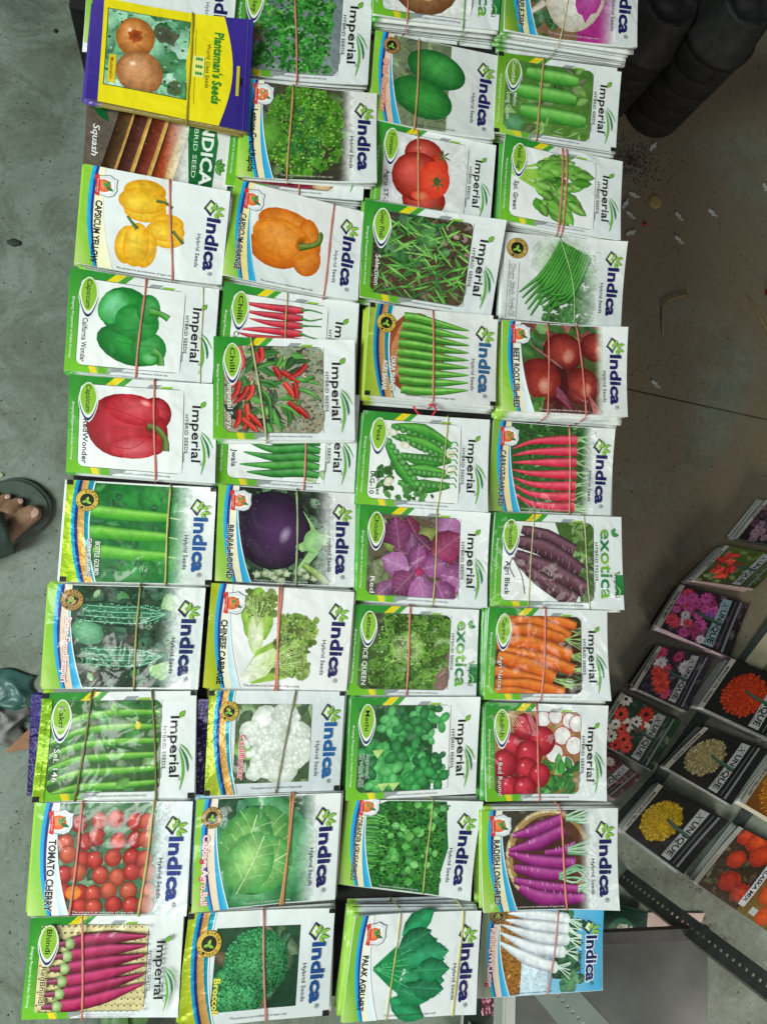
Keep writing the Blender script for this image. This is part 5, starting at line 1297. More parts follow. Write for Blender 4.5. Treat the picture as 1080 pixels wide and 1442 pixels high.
B('kakri', 'shiny lime and white seed packets picturing long green snake cucumbers', [(62, 975), (277, 973), (274, 1124), (48, 1127)], 5, [((130, 105), OL), ((214, 219), OL)], zT=5.4, zB=5.4, side='#a8d02e', bulge=2.4)
B('tom_cherry', 'white seed packets picturing clusters of red cherry tomatoes', [(52, 1131), (272, 1128), (263, 1288), (39, 1290)], 4, [((116, 97), PK), ((217, 194), YG)], side=LM)
B('bhindi', 'green and white seed packets picturing dark red okra on a woven mat', [(45, 1290), (259, 1290), (251, 1430), (30, 1437)], 3, [((117, 115), PK)], side=GR)
# second column
B('parsley', 'white and green seed packets picturing curly parsley', [(337, -36), (527, -22), (517, 122), (324, 106)], 6, [((414, 416), PK)], side=GR)
B('amaranth', 'green edged packets of dark red leaves almost covered by loose-leaf lettuce packets', [(331, 132), (521, 154), (510, 285), (317, 263)], 5, [((419, 419), PK)], side=GR)
B('lettuce_gr', 'white seed packets picturing frilly bright green loose-leaf lettuce', [(344, 114), (531, 131), (529, 261), (335, 248)], 3, [((411, 403), TN)], zT=13.8, zB=13.8, side=LM)
B('caps_orange', 'white seed packets picturing one big orange bell pepper', [(332, 252), (512, 299), (503, 425), (313, 389)], 6, [((470, 454), '#e08c7c')], zT=2, zB=0, side=LM, curl={'t': 1.5})
B('chilli_red', 'white and green packets picturing a row of pinkish red chillies', [(316, 400), (506, 427), (497, 560), (303, 536)], 4, [((404, 396), YG, .6)], side=GR)
B('jwala', 'white and green packets picturing slim green chillies', [(311, 548), (507, 556), (499, 694), (304, 681)], 4, [((432, 426), PK)], side=GR)
B('surya', 'white and green packets picturing red and green chillies on the plant', [(301, 473), (499, 480), (500, 620), (300, 619)], 4, [((353, 374), '#bfc08a')], zT=10.6, zB=10.6, side=GR)
B('brinjal', 'white seed packets picturing one round dark purple aubergine', [(308, 683), (501, 695), (499, 827), (303, 818)], 5, [((417, 416), '#9cb07a')], side=LM)
B('chinese', 'white and yellow-green seed packets picturing pale Chinese cabbages', [(298, 821), (499, 834), (488, 973), (286, 967)], 8, [((396, 385), PK), ((392, 388), '#e09478')], side='#a9b81e', fan=(2, 0))
B('cauli', 'silvery foil seed packets picturing a white cauliflower head', [(295, 972), (486, 974), (478, 1113), (288, 1120)], 7, [((415, 386), '#8f9070')], side='#a8b84a', edge='#dfe5e8')
B('cabbage', 'white seed packets picturing one big round green cabbage', [(277, 1126), (480, 1116), (472, 1267), (270, 1283)], 8, [((413, 394), '#d8905a'), ((409, 397), '#cf8450')], fan=(1, 3), side='#9ac0d8')
B('broccoli', 'shiny foil seed packets picturing a dark green broccoli head', [(266, 1287), (471, 1277), (463, 1430), (250, 1449)], 6, [((369, 372), '#cf8a78')], side='#b0c030', fan=(0, 2))
# third column
B('onion', 'white and green seed packets picturing a brown onion', [(531, -112), (711, -96), (702, 42), (524, 22)], 9, [((575, 573), PK), ((655, 652), '#7fae6a')], side=GR, fan=(0, -5))
B('ash', 'white seed packets picturing two smooth dark green melons', [(529, 42), (703, 78), (693, 200), (519, 169)], 6, [((590, 582), TN)], side='#7fb03a')
B('tomato', 'white and green seed packets picturing shiny red tomatoes', [(531, 170), (699, 204), (690, 318), (520, 299)], 5, [((586, 589), TN)], side=GR)
B('gwar', 'green and white seed packets picturing bushy cluster bean plants', [(514, 280), (712, 312), (691, 448), (505, 420)], 5, [], zT=10, zB=2, side='#6ab534', curl={'rt': 2})
B('okra', 'shiny foil seed packets picturing a fan of green okra pods', [(520, 428), (699, 447), (698, 572), (513, 556)], 9, [((607, 609), '#e08a6a')], side='#a8c030', fan=(-1, -3), bulge=2.2)
B('peas', 'green and white seed packets picturing open pea pods', [(511, 579), (690, 591), (684, 722), (502, 709)], 7, [((631, 614), YG, .6)], side=GR)
B('choulai', 'green and white seed packets picturing large magenta amaranth leaves', [(507, 710), (688, 723), (685, 856), (501, 845)], 7, [((614, 608), YG, .7)], side=GR)
B('ice', 'green and white seed packets picturing a crisp pale iceberg lettuce', [(498, 851), (675, 859), (669, 981), (488, 978)], 6, [((577, 570), PK)], side='#5f9a30')
B('methi', 'green and white packets picturing rounded three-part fenugreek leaves', [(494, 982), (675, 981), (670, 1118), (487, 1128)], 8, [], side=GR)
B('coriander', 'white seed packets picturing a bunch of green coriander', [(491, 1127), (678, 1127), (659, 1265), (477, 1245)], 5, [((607, 594), YG, .7)], side=LM, curl={'rb': 4})
B('palak', 'thick fanned bundle of white packets picturing a fan of dark spinach leaves', [(499, 1287), (678, 1283), (669, 1427), (482, 1441)], 9, [((562, 543), YG, .7), ((652, 636), '#cfc56a', .9)], side=LM, fan=(-5, 6), edge='#dfe6ea')
# right-hand column
B('turnip', 'white seed packets picturing a purple and white turnip, fanned downwards', [(716, -92), (902, -66), (893, 71), (708, 45)], 10, [((812, 786), CR, .6)], side='#5a9a34', fan=(-3, -6))
B('cucumber', 'lime green seed packets picturing three plump cucumbers', [(702, 72), (874, 98), (867, 214), (694, 187)], 7, [((764, 753), TN)], side='#7fae2c', fan=(1, 0))
B('palak_spl', 'green and white seed packets picturing a bunch of long-stemmed light green spinach', [(709, 192), (877, 227), (871, 340), (703, 308)], 8, [((791, 785), PK), ((797, 791), PK)], side=GR, fan=(1, -3))
B('drum', 'white seed packets picturing a bundle of long drumstick pods', [(712, 326), (880, 343), (874, 462), (706, 449)], 7, [((786, 806), '#a8cf8a', .6, .045)], side='#dfe2e0', bulge=2.2)
B('beet', 'white seed packets picturing dark red beetroots, sides of the bundle fanned', [(706, 452), (880, 463), (884, 587), (707, 578)], 9, [((769, 771), '#e07464'), ((809, 825), '#e07464')], side=LM, fan=(-3, -5))
B('carrot_red', 'white seed packets picturing seven slim pinkish red carrots', [(694, 592), (863, 605), (860, 726), (688, 719)], 5, [((799, 801), '#e0907c')], side='#7fae3c')
B('black', 'green and white seed packets picturing blackish purple carrots', [(695, 722), (875, 728), (877, 859), (690, 854)], 7, [((749, 742), CR, .6), ((820, 828), CR, .6)], side=GR, fan=(-2, 0))
B('carrot', 'green and white packets picturing a heap of bright orange carrots', [(687, 855), (855, 860), (856, 986), (682, 985)], 9, [((767, 760), '#e88a74')], side=GR, fan=(-3, 0))
B('radish', 'green and white packets picturing round red radishes and white slices', [(684, 989), (857, 994), (850, 1126), (682, 1127)], 9, [((753, 757), '#e07a6a')], side=GR, fan=(-2, 1))
B('radish_long', 'white seed packets picturing magenta radishes in a wicker basket', [(678, 1142), (870, 1138), (868, 1279), (678, 1282)], 9, [((787, 795), '#f08a70')], side=LM, fan=(0, 4))
B('radish_white', 'sky blue seed packets picturing long white radishes', [(680, 1282), (848, 1280), (848, 1395), (672, 1406)], 2, [((784, 770), '#c98a84')], side='#d8dccc', edge='#cfe0e8')

FG = 'bundles of flower seed packets on the floor'
def FB(key, label, quad, n, **k): return bundle(key, label, quad, n, (), floor=True, group=FG, t=3.0, side='#b8bab6', edge=k.pop('edge', '#5a5e5b'), name='flower_packet_bundle', **k)
FB('f_dark', 'dark flower seed packets with dim mauve blossom beside red salvia packets', [(1076, 703), (1150, 716), (1108, 772), (1034, 757)], 8)
FB('f_red', 'flower seed packets picturing red spiky petals on green', [(1020, 768), (1110, 784), (1060, 829), (973, 816)], 12, fan=(0, -6), edge='#a89088')
FB('f_sweet', 'flower seed packets picturing pink and purple sweet peas', [(958, 823), (1056, 850), (1025, 926), (922, 881)], 9, fan=(6, -4), edge='#a58a98')
FB('f_cosmos', 'black flower seed packets picturing white, pink and red blooms', [(927, 910), (1003, 925), (968, 1002), (890, 967)], 8, fan=(6, -4))
FB('f_daisy', 'dark flower seed packets picturing white and red daisies', [(874, 976), (960, 1016), (917, 1085), (835, 1040)], 7, fan=(6, -2))
FB('f_maroon', 'maroon flower seed packets mostly hidden beneath the edge of the table display', [(836, 1042), (904, 1094), (866, 1126), (800, 1080)], 6, fan=(0, -6), edge='#8a7478')
FB('f_orange', 'black flower seed packets picturing a single orange-red marigold', [(1028, 927), (1133, 966), (1092, 1044), (983, 994)], 10, fan=(0, -5))
FB('f_white', 'black flower seed packets picturing one creamy white marigold', [(989, 1023), (1080, 1055), (1030, 1134), (935, 1079)], 7, fan=(0, -5), edge='#7c8380')
FB('f_yellow', 'black flower seed packets picturing one golden yellow marigold', [(927, 1104), (1025, 1155), (960, 1230), (874, 1168)], 7, fan=(-2, -5), edge='#7c8380')
FB('f_french', 'flower seed packets picturing an orange-yellow French marigold', [(1091, 1060), (1190, 1112), (1136, 1184), (1040, 1128)], 7, fan=(0, -4), edge='#b8b49c')
FB('f_alaska', 'flower seed packets picturing many orange nasturtium blooms', [(1037, 1162), (1150, 1222), (1082, 1313), (976, 1241)], 4, fan=(-2, 1), edge='#7c8380')
# ------------------------------------------------------------------ loose things around the table
def knot():
    V = []; F = []
    z = TZ + .012
    pts = [at(x, y, z + dz) for x, y, dz in ((582, 572, .008), (588, 582, .006), (598, 588, .002), (608, 586, 0), (614, 578, .003), (612, 571, .009), (604, 570, .012))]
    o0 = pts[3].copy()
    tube(V, F, [p - o0 for p in pts], .0011, 6)
    o = link('rubber_band_loop', mesh('rubber_band_loop', V, F, [simple('red_rubber', '#d8304a', .45)], True), loc=o0)
    tag(o, 'loose red rubber loop hanging below the okra packets', 'rubber band')
knot()

# pots: upside-down nested stacks
def pot_stack(name, base, r, h, label, lean=(0, 0), mat=M_POT, rims=5, group='stacked black plant pots'):
    root = link(name, None, loc=base); tag(root, label, 'pots', group)
    def lathe(nm, prof, holes=False):
        V = []; F = []; S = 36
        for (rr, z) in prof:
            for k in range(S):
                a = 2 * pi * k / S
                V.append(Vector((cos(a) * rr + lean[0] * z, sin(a) * rr + lean[1] * z, z)))
        for i in range(len(prof) - 1):
            for k in range(S):
                k2 = (k + 1) % S; F.append((i * S + k, i * S + k2, (i + 1) * S + k2, (i + 1) * S + k))
        o = link(nm, mesh(nm, V, F, [mat], True), root)
        return o
    hp = .085; hs = h - hp
    for k in range(rims):
        z0 = hs * k / rims; z1 = hs * (k + 1) / rims
        lathe('nested_pot', [(r * .985, z0), (r, z0 + .002), (r, z1 - .003), (r * .985, z1 - .001)])
    lathe('top_pot', [(r * 1.0, hs), (r * 1.04, hs + .001), (r * 1.04, hs + .012), (r * .96, hs + .014), (r * .78, h - .006), (r * .74, h - .001), (r * .68, h), (r * .62, h - .001), (r * .58, h - .006), (r * .30, h - .006), (r * .26, h - .002), (r * .0001, h - .002)])
    md = simple('pot_hole_dark', '#050505', .9)
    for k in range(8):
        a = 2 * pi * (k + .3) / 8; V = []; F = []; S = 10; rr = r * .085
        c = Vector((cos(a) * r * .66 + lean[0] * h, sin(a) * r * .66 + lean[1] * h, h + .0006))
        for q in range(S): V.append(c + Vector((cos(2 * pi * q / S) * rr, sin(2 * pi * q / S) * rr, 0)))
        for q in range(S): V.append(c + Vector((cos(2 * pi * q / S) * rr, sin(2 * pi * q / S) * rr, -.0012)))
        F.append(tuple(range(S)))
        for q in range(S): F.append((q, S + q, S + (q + 1) % S, (q + 1) % S))
        link('drain_hole', mesh('drain_hole', V, F, [md]), root)
    return root
pot_stack('plant_pot_stack', at(918, 152, 0), .058, .285, 'tall stack of upside-down black plant pots leaning past the cucumber packets')
pot_stack('plant_pot_stack', at(846, 128, 0), .058, .235, 'shorter stack of black plant pots with drain holes tucked behind the turnip packets')
pot_stack('plant_pot_stack', at(832, 92, 0), .05, .26, 'black plant pots whose rim just shows above the shorter pot stack')
M_RED = simple('red_pot_plastic', '#7a1c14', .45, noise=.2, scale=60)
pot_stack('red_plant_pot', at(905, 92, 0), .05, .16, 'dull red plant pot in shadow between the two black pot stacks', mat=M_RED, rims=1, group=None)

# foot with sandal
M_SKIN = simple('brown_skin', '#a07658', .55, noise=.25, scale=260, bump=.35)
M_NAIL = simple('toe_nail', '#c9a392', .35)
M_SAND = simple('dark_green_sandal', '#4a5a4c', .55, noise=.2, scale=90, bump=.12)
M_STRAP = simple('dark_green_strap', '#38524a', .6, noise=.25, scale=120, bump=.2)
def smooth_outline(P, n=4):
    out = []; m_ = len(P)
    for i in range(m_):
        p0, p1, p2, p3 = P[i - 1], P[i], P[(i + 1) % m_], P[(i + 2) % m_]
        for k in range(n):
            t = k / n
            out.append(.5 * ((2 * p1) + (p2 - p0) * t + (2 * p0 - 5 * p1 + 4 * p2 - p3) * t * t + (3 * p1 - p0 - 3 * p2 + p3) * t ** 3))
    return out
def slab(P, z0, z1, bev=.003):
    V = []; F = []; n = len(P)
    c = sum((Vector((p.x, p.y, 0)) for p in P), Vector()) / n
    for z, k in ((z0, .985), (z0 + bev, 1), (z1 - bev, 1), (z1, .975)):
        for p in P: V.append(Vector((c.x + (p.x - c.x) * k, c.y + (p.y - c.y) * k, z)))
    for j in range(3):
        for i in range(n):
            i2 = (i + 1) % n; F.append((j * n + i, j * n + i2, (j + 1) * n + i2, (j + 1) * n + i))
    F.append(tuple(range(n))[::-1]); F.append(tuple(3 * n + i for i in range(n)))
    return V, F
def blob_mesh(name, caps, mat, voxel=.0022, smooth=6):
    """union of tapered capsules fused into one continuous skin"""
    bm = bmesh.new()
    for (p, q, r0, r1, sq) in caps:
        p = Vector(p); q = Vector(q); n = 7
        for k in range(n):
            t = k / (n - 1); c = p.lerp(q, t); r = r0 + (r1 - r0) * t
            bmesh.ops.create_icosphere(bm, subdivisions=2, radius=1, matrix=Matrix.Translation(c) @ Matrix.Diagonal((r, r, r * sq, 1)))
    me = bm_mesh(name, bm)
    o = bpy.data.objects.new('tmp', me); COL.objects.link(o)
    rm = o.modifiers.new('r', 'REMESH'); rm.mode = 'VOXEL'; rm.voxel_size = voxel
    sm = o.modifiers.new('s', 'SMOOTH'); sm.iterations = smooth
    dg = bpy.context.evaluated_depsgraph_get()
    m2 = bpy.data.meshes.new_from_object(o.evaluated_get(dg)); bpy.data.objects.remove(o)
    m2.name = name; m2.materials.clear(); m2.materials.append(mat)
    m2.polygons.foreach_set('use_smooth', [True] * len(m2.polygons))
    return m2
def person():
    o0 = at(20, 735, 0)
    root = link('person', None, loc=o0); tag(root, 'bare toes in a dark green slip-on sandal standing on the concrete', 'person')
    zs = .012
    P = [at(x, y, zs) - o0 for x, y in ((-40, 690), (0, 677), (25, 672), (50, 680), (68, 697), (74, 713), (69, 732), (54, 748), (30, 760), (0, 779), (-40, 805), (-110, 830), (-190, 830), (-215, 790), (-190, 735), (-110, 710))]
    for p in P: p.z = 0
    V, F = slab(smooth_outline(P), .0005, zs)
    sd = link('sandal', mesh('sandal', V, F, [M_SAND], True), root)
    V, F = slab([Vector((p.x * .93 - .001, p.y * .93, 0)) for p in smooth_outline(P)], zs - .001, zs + .0025, .001)
    link('footbed', mesh('footbed', V, F, [M_SAND], True), sd)
    T = lambda x, y, z: tuple(at(x, y, z) - o0)
    z1 = zs + .014
    caps = [(T(-4, 762, z1 + .006), T(24, 740, z1 + .002), .0175, .0145, .85), (T(24, 740, z1 + .002), T(46, 723, z1), .0145, .0140, .85),
            (T(-8, 738, z1 + .008), T(12, 721, z1 + .006), .011, .0095, .9), (T(12, 721, z1 + .006), T(26, 708, z1 - .003), .0095, .0088, .9),
            (T(-16, 722, z1 + .008), T(8, 702, z1 - .003), .0098, .0082, .9), (T(-30, 716, z1 + .006), T(-10, 698, z1 - .003), .009, .0076, .9), (T(-46, 718, z1 + .004), T(-26, 699, z1 - .004), .0085, .007, .9),
            (T(-4, 762, z1 + .008), T(-60, 776, z1 + .02), .018, .026, .9), (T(-14, 735, z1 + .008), T(-70, 750, z1 + .02), .016, .026, .9), (T(-40, 722, z1 + .008), T(-80, 740, z1 + .016), .014, .024, .9),
            (T(-65, 765, z1 + .02), T(-150, 775, z1 + .035), .03, .034, 1.0), (T(-150, 775, z1 + .03), T(-185, 775, z1 + .12), .034, .036, 1)]
    ft = link('foot', blob_mesh('foot', caps, M_SKIN), root)
    for x, y, rx, ry, an, dz in ((47, 722, .0078, .0068, 40, .0112), (28, 706, .0048, .0042, 40, .0046), (11, 699, .004, .0036, 40, .0044)):
        V = []; F = []; c = Vector(T(x, y, z1 + dz)); S = 14
        for k in range(S):
            a = 2 * pi * k / S; u, v = cos(a) * rx, sin(a) * ry; ca, sa = cos(radians(an)), sin(radians(an))
            V.append(c + Vector((u * ca - v * sa, u * sa + v * ca, -.0016 * (1 + .6 * cos(a)))))
        V.append(c + Vector((0, 0, .0006)))
        for k in range(S): F.append((k, (k + 1) % S, S))
        link('toe_nail', mesh('toe_nail', V, F, [M_NAIL], True), ft)
    # broad strap over the instep
    V = []; F = []; nU, nV = 10, 14
    for i in range(nU + 1):
        for j in range(nV + 1):
            s = j / nV
            a = Vector(T(16 - i * 9.5 + 3 * sin(s * 3), 0, 0))
            x0, y0 = 2 - i * 8, 716 - i * 1.0; x1, y1 = 20 - i * 8, 776 + i * 3.2
            arch = sin(pi * s) ** .6; zz = zs * .5 + arch * (.058 + i * .004)
            p = at(x0 + (x1 - x0) * s, y0 + (y1 - y0) * s, zz) - o0
            V.append(Vector((p.x, p.y, zz + .0008 * sin(i * 2.3 + j))))
    for i in range(nU):
        for j in range(nV): a = i * (nV + 1) + j; F.append((a, a + 1, a + nV + 2, a + nV + 1))
    st = link('strap', mesh('strap', V, F, [M_STRAP], True), sd)
    md = st.modifiers.new('th', 'SOLIDIFY'); md.thickness = .003
person()

# teal crumpled sheet and cardboard at the left
def crumple(name, outline, z, h, mat, label, cat, seed, n=22):
    rnd = random.Random(seed)
    P = [at(x, y, z) for x, y in outline]; o0 = sum(P, Vector()) / len(P); o0.z = 0
    V = []; F = []
    (a, b, c, d) = P
    fs = [(rnd.uniform(4, 16), rnd.uniform(-12, 12), rnd.uniform(0, 6)) for _ in range(6)]
    for i in range(n + 1):
        for j in range(n + 1):
            u, v = i / n, j / n; p = (a * (1 - u) + b * u) * (1 - v) + (d * (1 - u) + c * u) * v - o0
            f = sum(abs(sin(q[0] * u + q[1] * v + q[2])) for q in fs) / 6
            edge = min(1, 4 * min(u, v, 1 - u, 1 - v) + .15)
            V.append(Vector((p.x + .006 * sin(9 * v + seed), p.y + .006 * sin(8 * u + seed), z + h * edge * (.25 + f))))
    for i in range(n):
        for j in range(n): q = i * (n + 1) + j; F.append((q, q + 1, q + n + 2, q + n + 1))
    o = link(name, mesh(name, V, F, [mat], True), loc=o0)
    sd = o.modifiers.new('th', 'SOLIDIFY'); sd.thickness = .0012
    tag(o, label, cat); return o
crumple('plastic_sheet', [(-60, 948), (52, 945), (54, 1012), (-60, 1010)],   .002, .016, simple('teal_plastic', '#2f665c', .5, noise=.3, scale=40, bump=.2, coat=.2), 'crumpled teal plastic sheet on the floor beside the purple packets', 'plastic sheet', 3)
crumple('paper_bag', [(-50, 985), (44, 988), (34, 1040), (-40, 1062)], .004, .022, simple('grey_paper', '#8d8a86', .7, noise=.2, scale=30, bump=.2), 'crumpled grey paper bag lying on the teal plastic sheet', 'bag', 5)
def card():
    P = [at(x, y, z) for x, y, z in ((8, 1058, .006), (44, 1024, .05), (70, 1020, .05), (66, 1056, .02), (40, 1052, .018))]
    o0 = P[0].copy(); V = [p - o0 for p in P]; F = [tuple(range(5))]
    o = link('cardboard_flap', mesh('cardboard_flap', V, F, [simple('cardboard', '#b5805e', .8, noise=.15, scale=70)]), loc=o0)
    md = o.modifiers.new('th', 'SOLIDIFY'); md.thickness = .003
    tag(o, 'bent tan cardboard flap next to the purple packets', 'cardboard')
card()

# slotted-angle rack at the lower right
def flange(V, F, o, ud, nd, wdt, h, pitch=.05, sw=.009, sl=.030, th=.002, tilt=Vector((0, 0, 0))):
    """perforated steel strip: ud = width direction, height along z, nd = thickness direction"""
    up = Vector((0, 0, 1)) + tilt
    n = int(h / pitch)
    xs = [0, wdt / 2 - sw / 2, wdt / 2 + sw / 2, wdt]
    zs = []
    for k in range(n): zs += [k * pitch, k * pitch + (pitch - sl) / 2, k * pitch + (pitch + sl) / 2]
    zs.append(n * pitch)
    for s in (0, 1):
        b = len(V)
        for z in zs:
            for x in xs: V.append(o + ud * x + up * z + nd * (th * s))
        for j in range(len(zs) - 1):
            for i in range(3):
                if i == 1 and j % 3 == 1: continue
                a = b + j * 4 + i; F.append((a, a + 1, a + 5, a + 4))
        if s == 0: b0 = b
    N = len(zs) * 4
    for j in range(len(zs) - 1):
        for i in (0, 3): a = b0 + j * 4 + i; F.append((a, a + 4, a + 4 + N, a + N))
        if j % 3 == 1:
            for i in (1, 2): a = b0 + j * 4 + i; F.append((a, a + 4, a + 4 + N, a + N))
            for jj in (j, j + 1): a = b0 + jj * 4 + 1; F.append((a, a + 1, a + 1 + N, a + N))
def rack():
    f1 = at(868, 1242, 0); t1 = at(1092, 1418, .40)
    o0 = f1.copy(); root = link('slotted_angle_rack', None, loc=o0); tag(root, 'grey steel rack of slotted angle posts with a sheet metal shelf', 'rack')
    def post(foot, top, d1, d2, wdt, mat, h):
        tl = (top - foot); tl = Vector((tl.x / tl.z, tl.y / tl.z, 0))
        V = []; F = []; d1 = d1.normalized(); d2 = d2.normalized()
        flange(V, F, foot - o0, d1, d2, wdt, h, .0135, .004, .0055, tilt=tl); flange(V, F, foot - o0 + d2 * .0021, d2, d1, wdt, h, .0135, .004, .0055, tilt=tl)
        return link('post', mesh('post', V, F, [mat]), root)
    a = Vector((.66, .75, 0)); b = Vector((.75, -.66, 0))
    post(f1, t1, a, b, .027, M_CHAR, .62)
    f2 = at(650, 1276, 0); f2b = f2.copy(); f2b.z = .5
    post(f2, f2b, Vector((.75, .66, 0)), Vector((.9, -.45, 0)), .042, M_PALEG, .48)
    zs = .20
    P = [at(712, 1322, zs), at(996, 1322, zs), at(996, 1560, zs), at(712, 1560, zs)]
    V = [p - o0 for p in P] + [p - o0 - Vector((0, 0, .0015)) for p in P]
    F = [(3, 2, 1, 0), (4, 5, 6, 7), (0, 1, 5, 4), (1, 2, 6, 5), (2, 3, 7, 6), (3, 0, 4, 7)]
    sh = link('shelf', mesh('shelf', V, F, [M_GREY]), root)
    for q, dd in ((P[2], -1), (P[3], 1)):
        f3 = q + Vector((-.004 * dd * -1, -.004, 0)); f3.z = 0; f3b = f3.copy(); f3b.z = .5
        post(f3, f3b, Vector((dd, 0, 0)), Vector((0, 1, 0)), .027, M_PALEG, .48)
    x0, y1 = P[0].x - o0.x, P[0].y - o0.y; x1 = P[1].x - o0.x
    V = []; F = []; box(V, F, (x0, y1 + .0005, zs - .006), (x1, y1 + .004, zs + .006)); box(V, F, (x0, y1 - .012, zs + .002), (x1, y1 + .0005, zs + .005))
    link('shelf_lip', mesh('shelf_lip', V, F, [M_CHAR]), sh)
    V = []; F = []; box(V, F, (x0 - .004, y1 - .3, zs - .03), (x0 - .0005, y1, zs + .004)); box(V, F, (x0, y1 - .3, zs + .0005), (x0 + .014, y1 - .013, zs + .003))
    link('shelf_lip', mesh('shelf_lip', V, F, [M_PALEG]), sh)
rack()

# printed bag, pink paper on the floor by the rack
def flat_print(name, quad, z, label, cat, draw, th=.004, bulge=2.0):
    ARTS[name] = draw
    o0 = at(*quad[0], z)
    W3 = [at(x, y, z + th) - o0 for x, y in quad]
    def PB(u, v): return (W3[0] * (1 - u) + W3[1] * u) * (1 - v) + (W3[3] * (1 - u) + W3[2] * u) * v
    def HT(u, v): return bulge * .001 * (1 - (2 * u - 1) ** 2) * (1 - (2 * v - 1) ** 2)
    V = []; F = []; N = 10
    for s in (0, 1):
        for j in range(N + 1):
            for i in range(N + 1):
                p = PB(i / N, j / N); p.z += HT(i / N, j / N) if s == 0 else -th * .9; V.append(p)
    M1 = (N + 1) ** 2
    for s0 in (0, M1):
        for j in range(N):
            for i in range(N): a = s0 + j * (N + 1) + i; f = (a, a + N + 1, a + N + 2, a + 1); F.append(f if not s0 else f[::-1])
    ring = list(range(N + 1)) + [j * (N + 1) + N for j in range(1, N + 1)] + [N * (N + 1) + i for i in range(N - 1, -1, -1)] + [j * (N + 1) for j in range(N - 1, 0, -1)]
    for k in range(len(ring)): a, b = ring[k], ring[(k + 1) % len(ring)]; F.append((a, b, b + M1, a + M1))
    me = mesh(name, V, F, [M_DULL], True); at_ = me.attributes.new('Col', 'FLOAT_COLOR', 'POINT'); at_.data.foreach_set('color', [.5, .5, .48, 1] * len(V))
    o = link(name, me, loc=o0); tag(o, label, cat)
    A = Art(name); draw(A); un = min(2.5e-6, 3e-4 / A.z)
    def mp(x, y, dz): p = PB(x / 200, y / 140); p.z += HT(x / 200, y / 140) + dz; return p
    for nm, q in A.L.items():
        if q['V']: link('printed_' + nm, art_mesh(nm, q, mp, un, [M_DULL, M_FOIL]), o)
def d_bag(A):
    A.rect(0, 0, 200, 140, '#0f3a2a', '#123f30'); A.to('picture'); A.g = .2
    A.ell(130, 100, 42, 66, '#5a9a7c', '#2a6a52'); A.ell(132, 104, 30, 54, '#5a5f50', '#3a4a40')
    for k in range(14): A.line([(96 + k * 5, 150), (108 + k * 3.6, 90), (122 + k * 1.6, 54)], .9, '#c8d0c0')
    for k in range(20): A.ell(A.rnd.uniform(128, 158), A.rnd.uniform(60, 140), 3, 3, '#dfe0d0')
def d_pink(A):
    A.rect(0, 0, 200, 140, '#d9c4bc', '#d2b8b0'); A.to('picture'); A.g = .2
    for k in range(18): A.leaf(140, 50, 34, 5, A.rnd.uniform(-130, 40), A.rnd.choice(['#d88a9c', '#e0a4b0', '#c87088']))
    for k in range(10): A.leaf(40, 90, 40, 8, A.rnd.uniform(-60, 60), '#dcb0b0')
flat_print('seed_bag', [(806, 1262), (912, 1284), (908, 1336), (800, 1336)], .006, 'dark green bag printed with a pale striped gourd beside the steel shelf', 'bag', d_bag, .012, 6)
flat_print('paper_sheet', [(900, 1285), (992, 1286), (970, 1345), (880, 1345)], .002, 'pale pink printed paper under the slotted steel post', 'paper', d_pink, .001, .5)
def d_bag2(A):
    A.rect(0, 0, 200, 140, '#12291f', '#0f221a'); A.to('picture'); A.g = .3; A.rect(70, 0, 200, 60, '#5a2a38', '#3a2028')
    for k in range(60): A.ell(A.rnd.uniform(70, 200), A.rnd.uniform(0, 60), 4, 4, A.rnd.choice(['#c87a8c', '#8a4a5a', '#d8a0a8']), n=8, rings=1)
flat_print('cloth_bag', [(655, 1395), (716, 1395), (722, 1470), (650, 1470)], .004, 'dark green bag with a pink speckled corner on the floor beside the steel shelf', 'bag', d_bag2, .02, 6)

# dark green strap and cream board lying under the flower packets
def strip_thing(name, pts, wpx, z, th, mat, label, cat):
    P = [at(x, y, z) for x, y in pts]; o0 = P[0].copy(); o0.z = 0
    V = []; F = []
    for i, p in enumerate(P):
        t = (P[min(i + 1, len(P) - 1)] - P[max(i - 1, 0)]); t.z = 0; t.normalize(); n = Vector((-t.y, t.x, 0))
        for sx, zz in ((-1, z), (1, z), (1, z + th), (-1, z + th)): q = p + n * (sx * wpx * .5) - o0; q.z = zz; V.append(q)
    for i in range(len(P) - 1):
        for k in range(4): k2 = (k + 1) % 4; F.append((i * 4 + k, i * 4 + k2, i * 4 + 4 + k2, i * 4 + 4 + k))
    F += [(3, 2, 1, 0), tuple(len(V) - 4 + k for k in range(4))]
    o = link(name, mesh(name, V, F, [mat]), loc=o0); tag(o, label, cat)
M_DG = simple('dark_green_webbing', '#1c2a22', .8, noise=.3, scale=200, bump=.2)
M_CREAM = simple('cream_board', '#b5ad90', .7, noise=.12, scale=60, bump=.1)
strip_thing('display_strap', [(1092, 868), (1040, 940), (985, 1012), (930, 1092), (868, 1160)], .022, .001, .002, M_DG, 'long dark green webbing strip running under the marigold packets', 'strap')
strip_thing('display_strap', [(1090, 1100), (1056, 1138), (1030, 1170)], .02, .001, .002, M_DG, 'short dark green webbing strip beside the French marigold packets', 'strap')
strip_thing('cream_board', [(1092, 892), (1056, 940)], .034, .0005, .004, M_CREAM, 'cream coloured board strip between sweet pea and orange marigold packets', 'board')

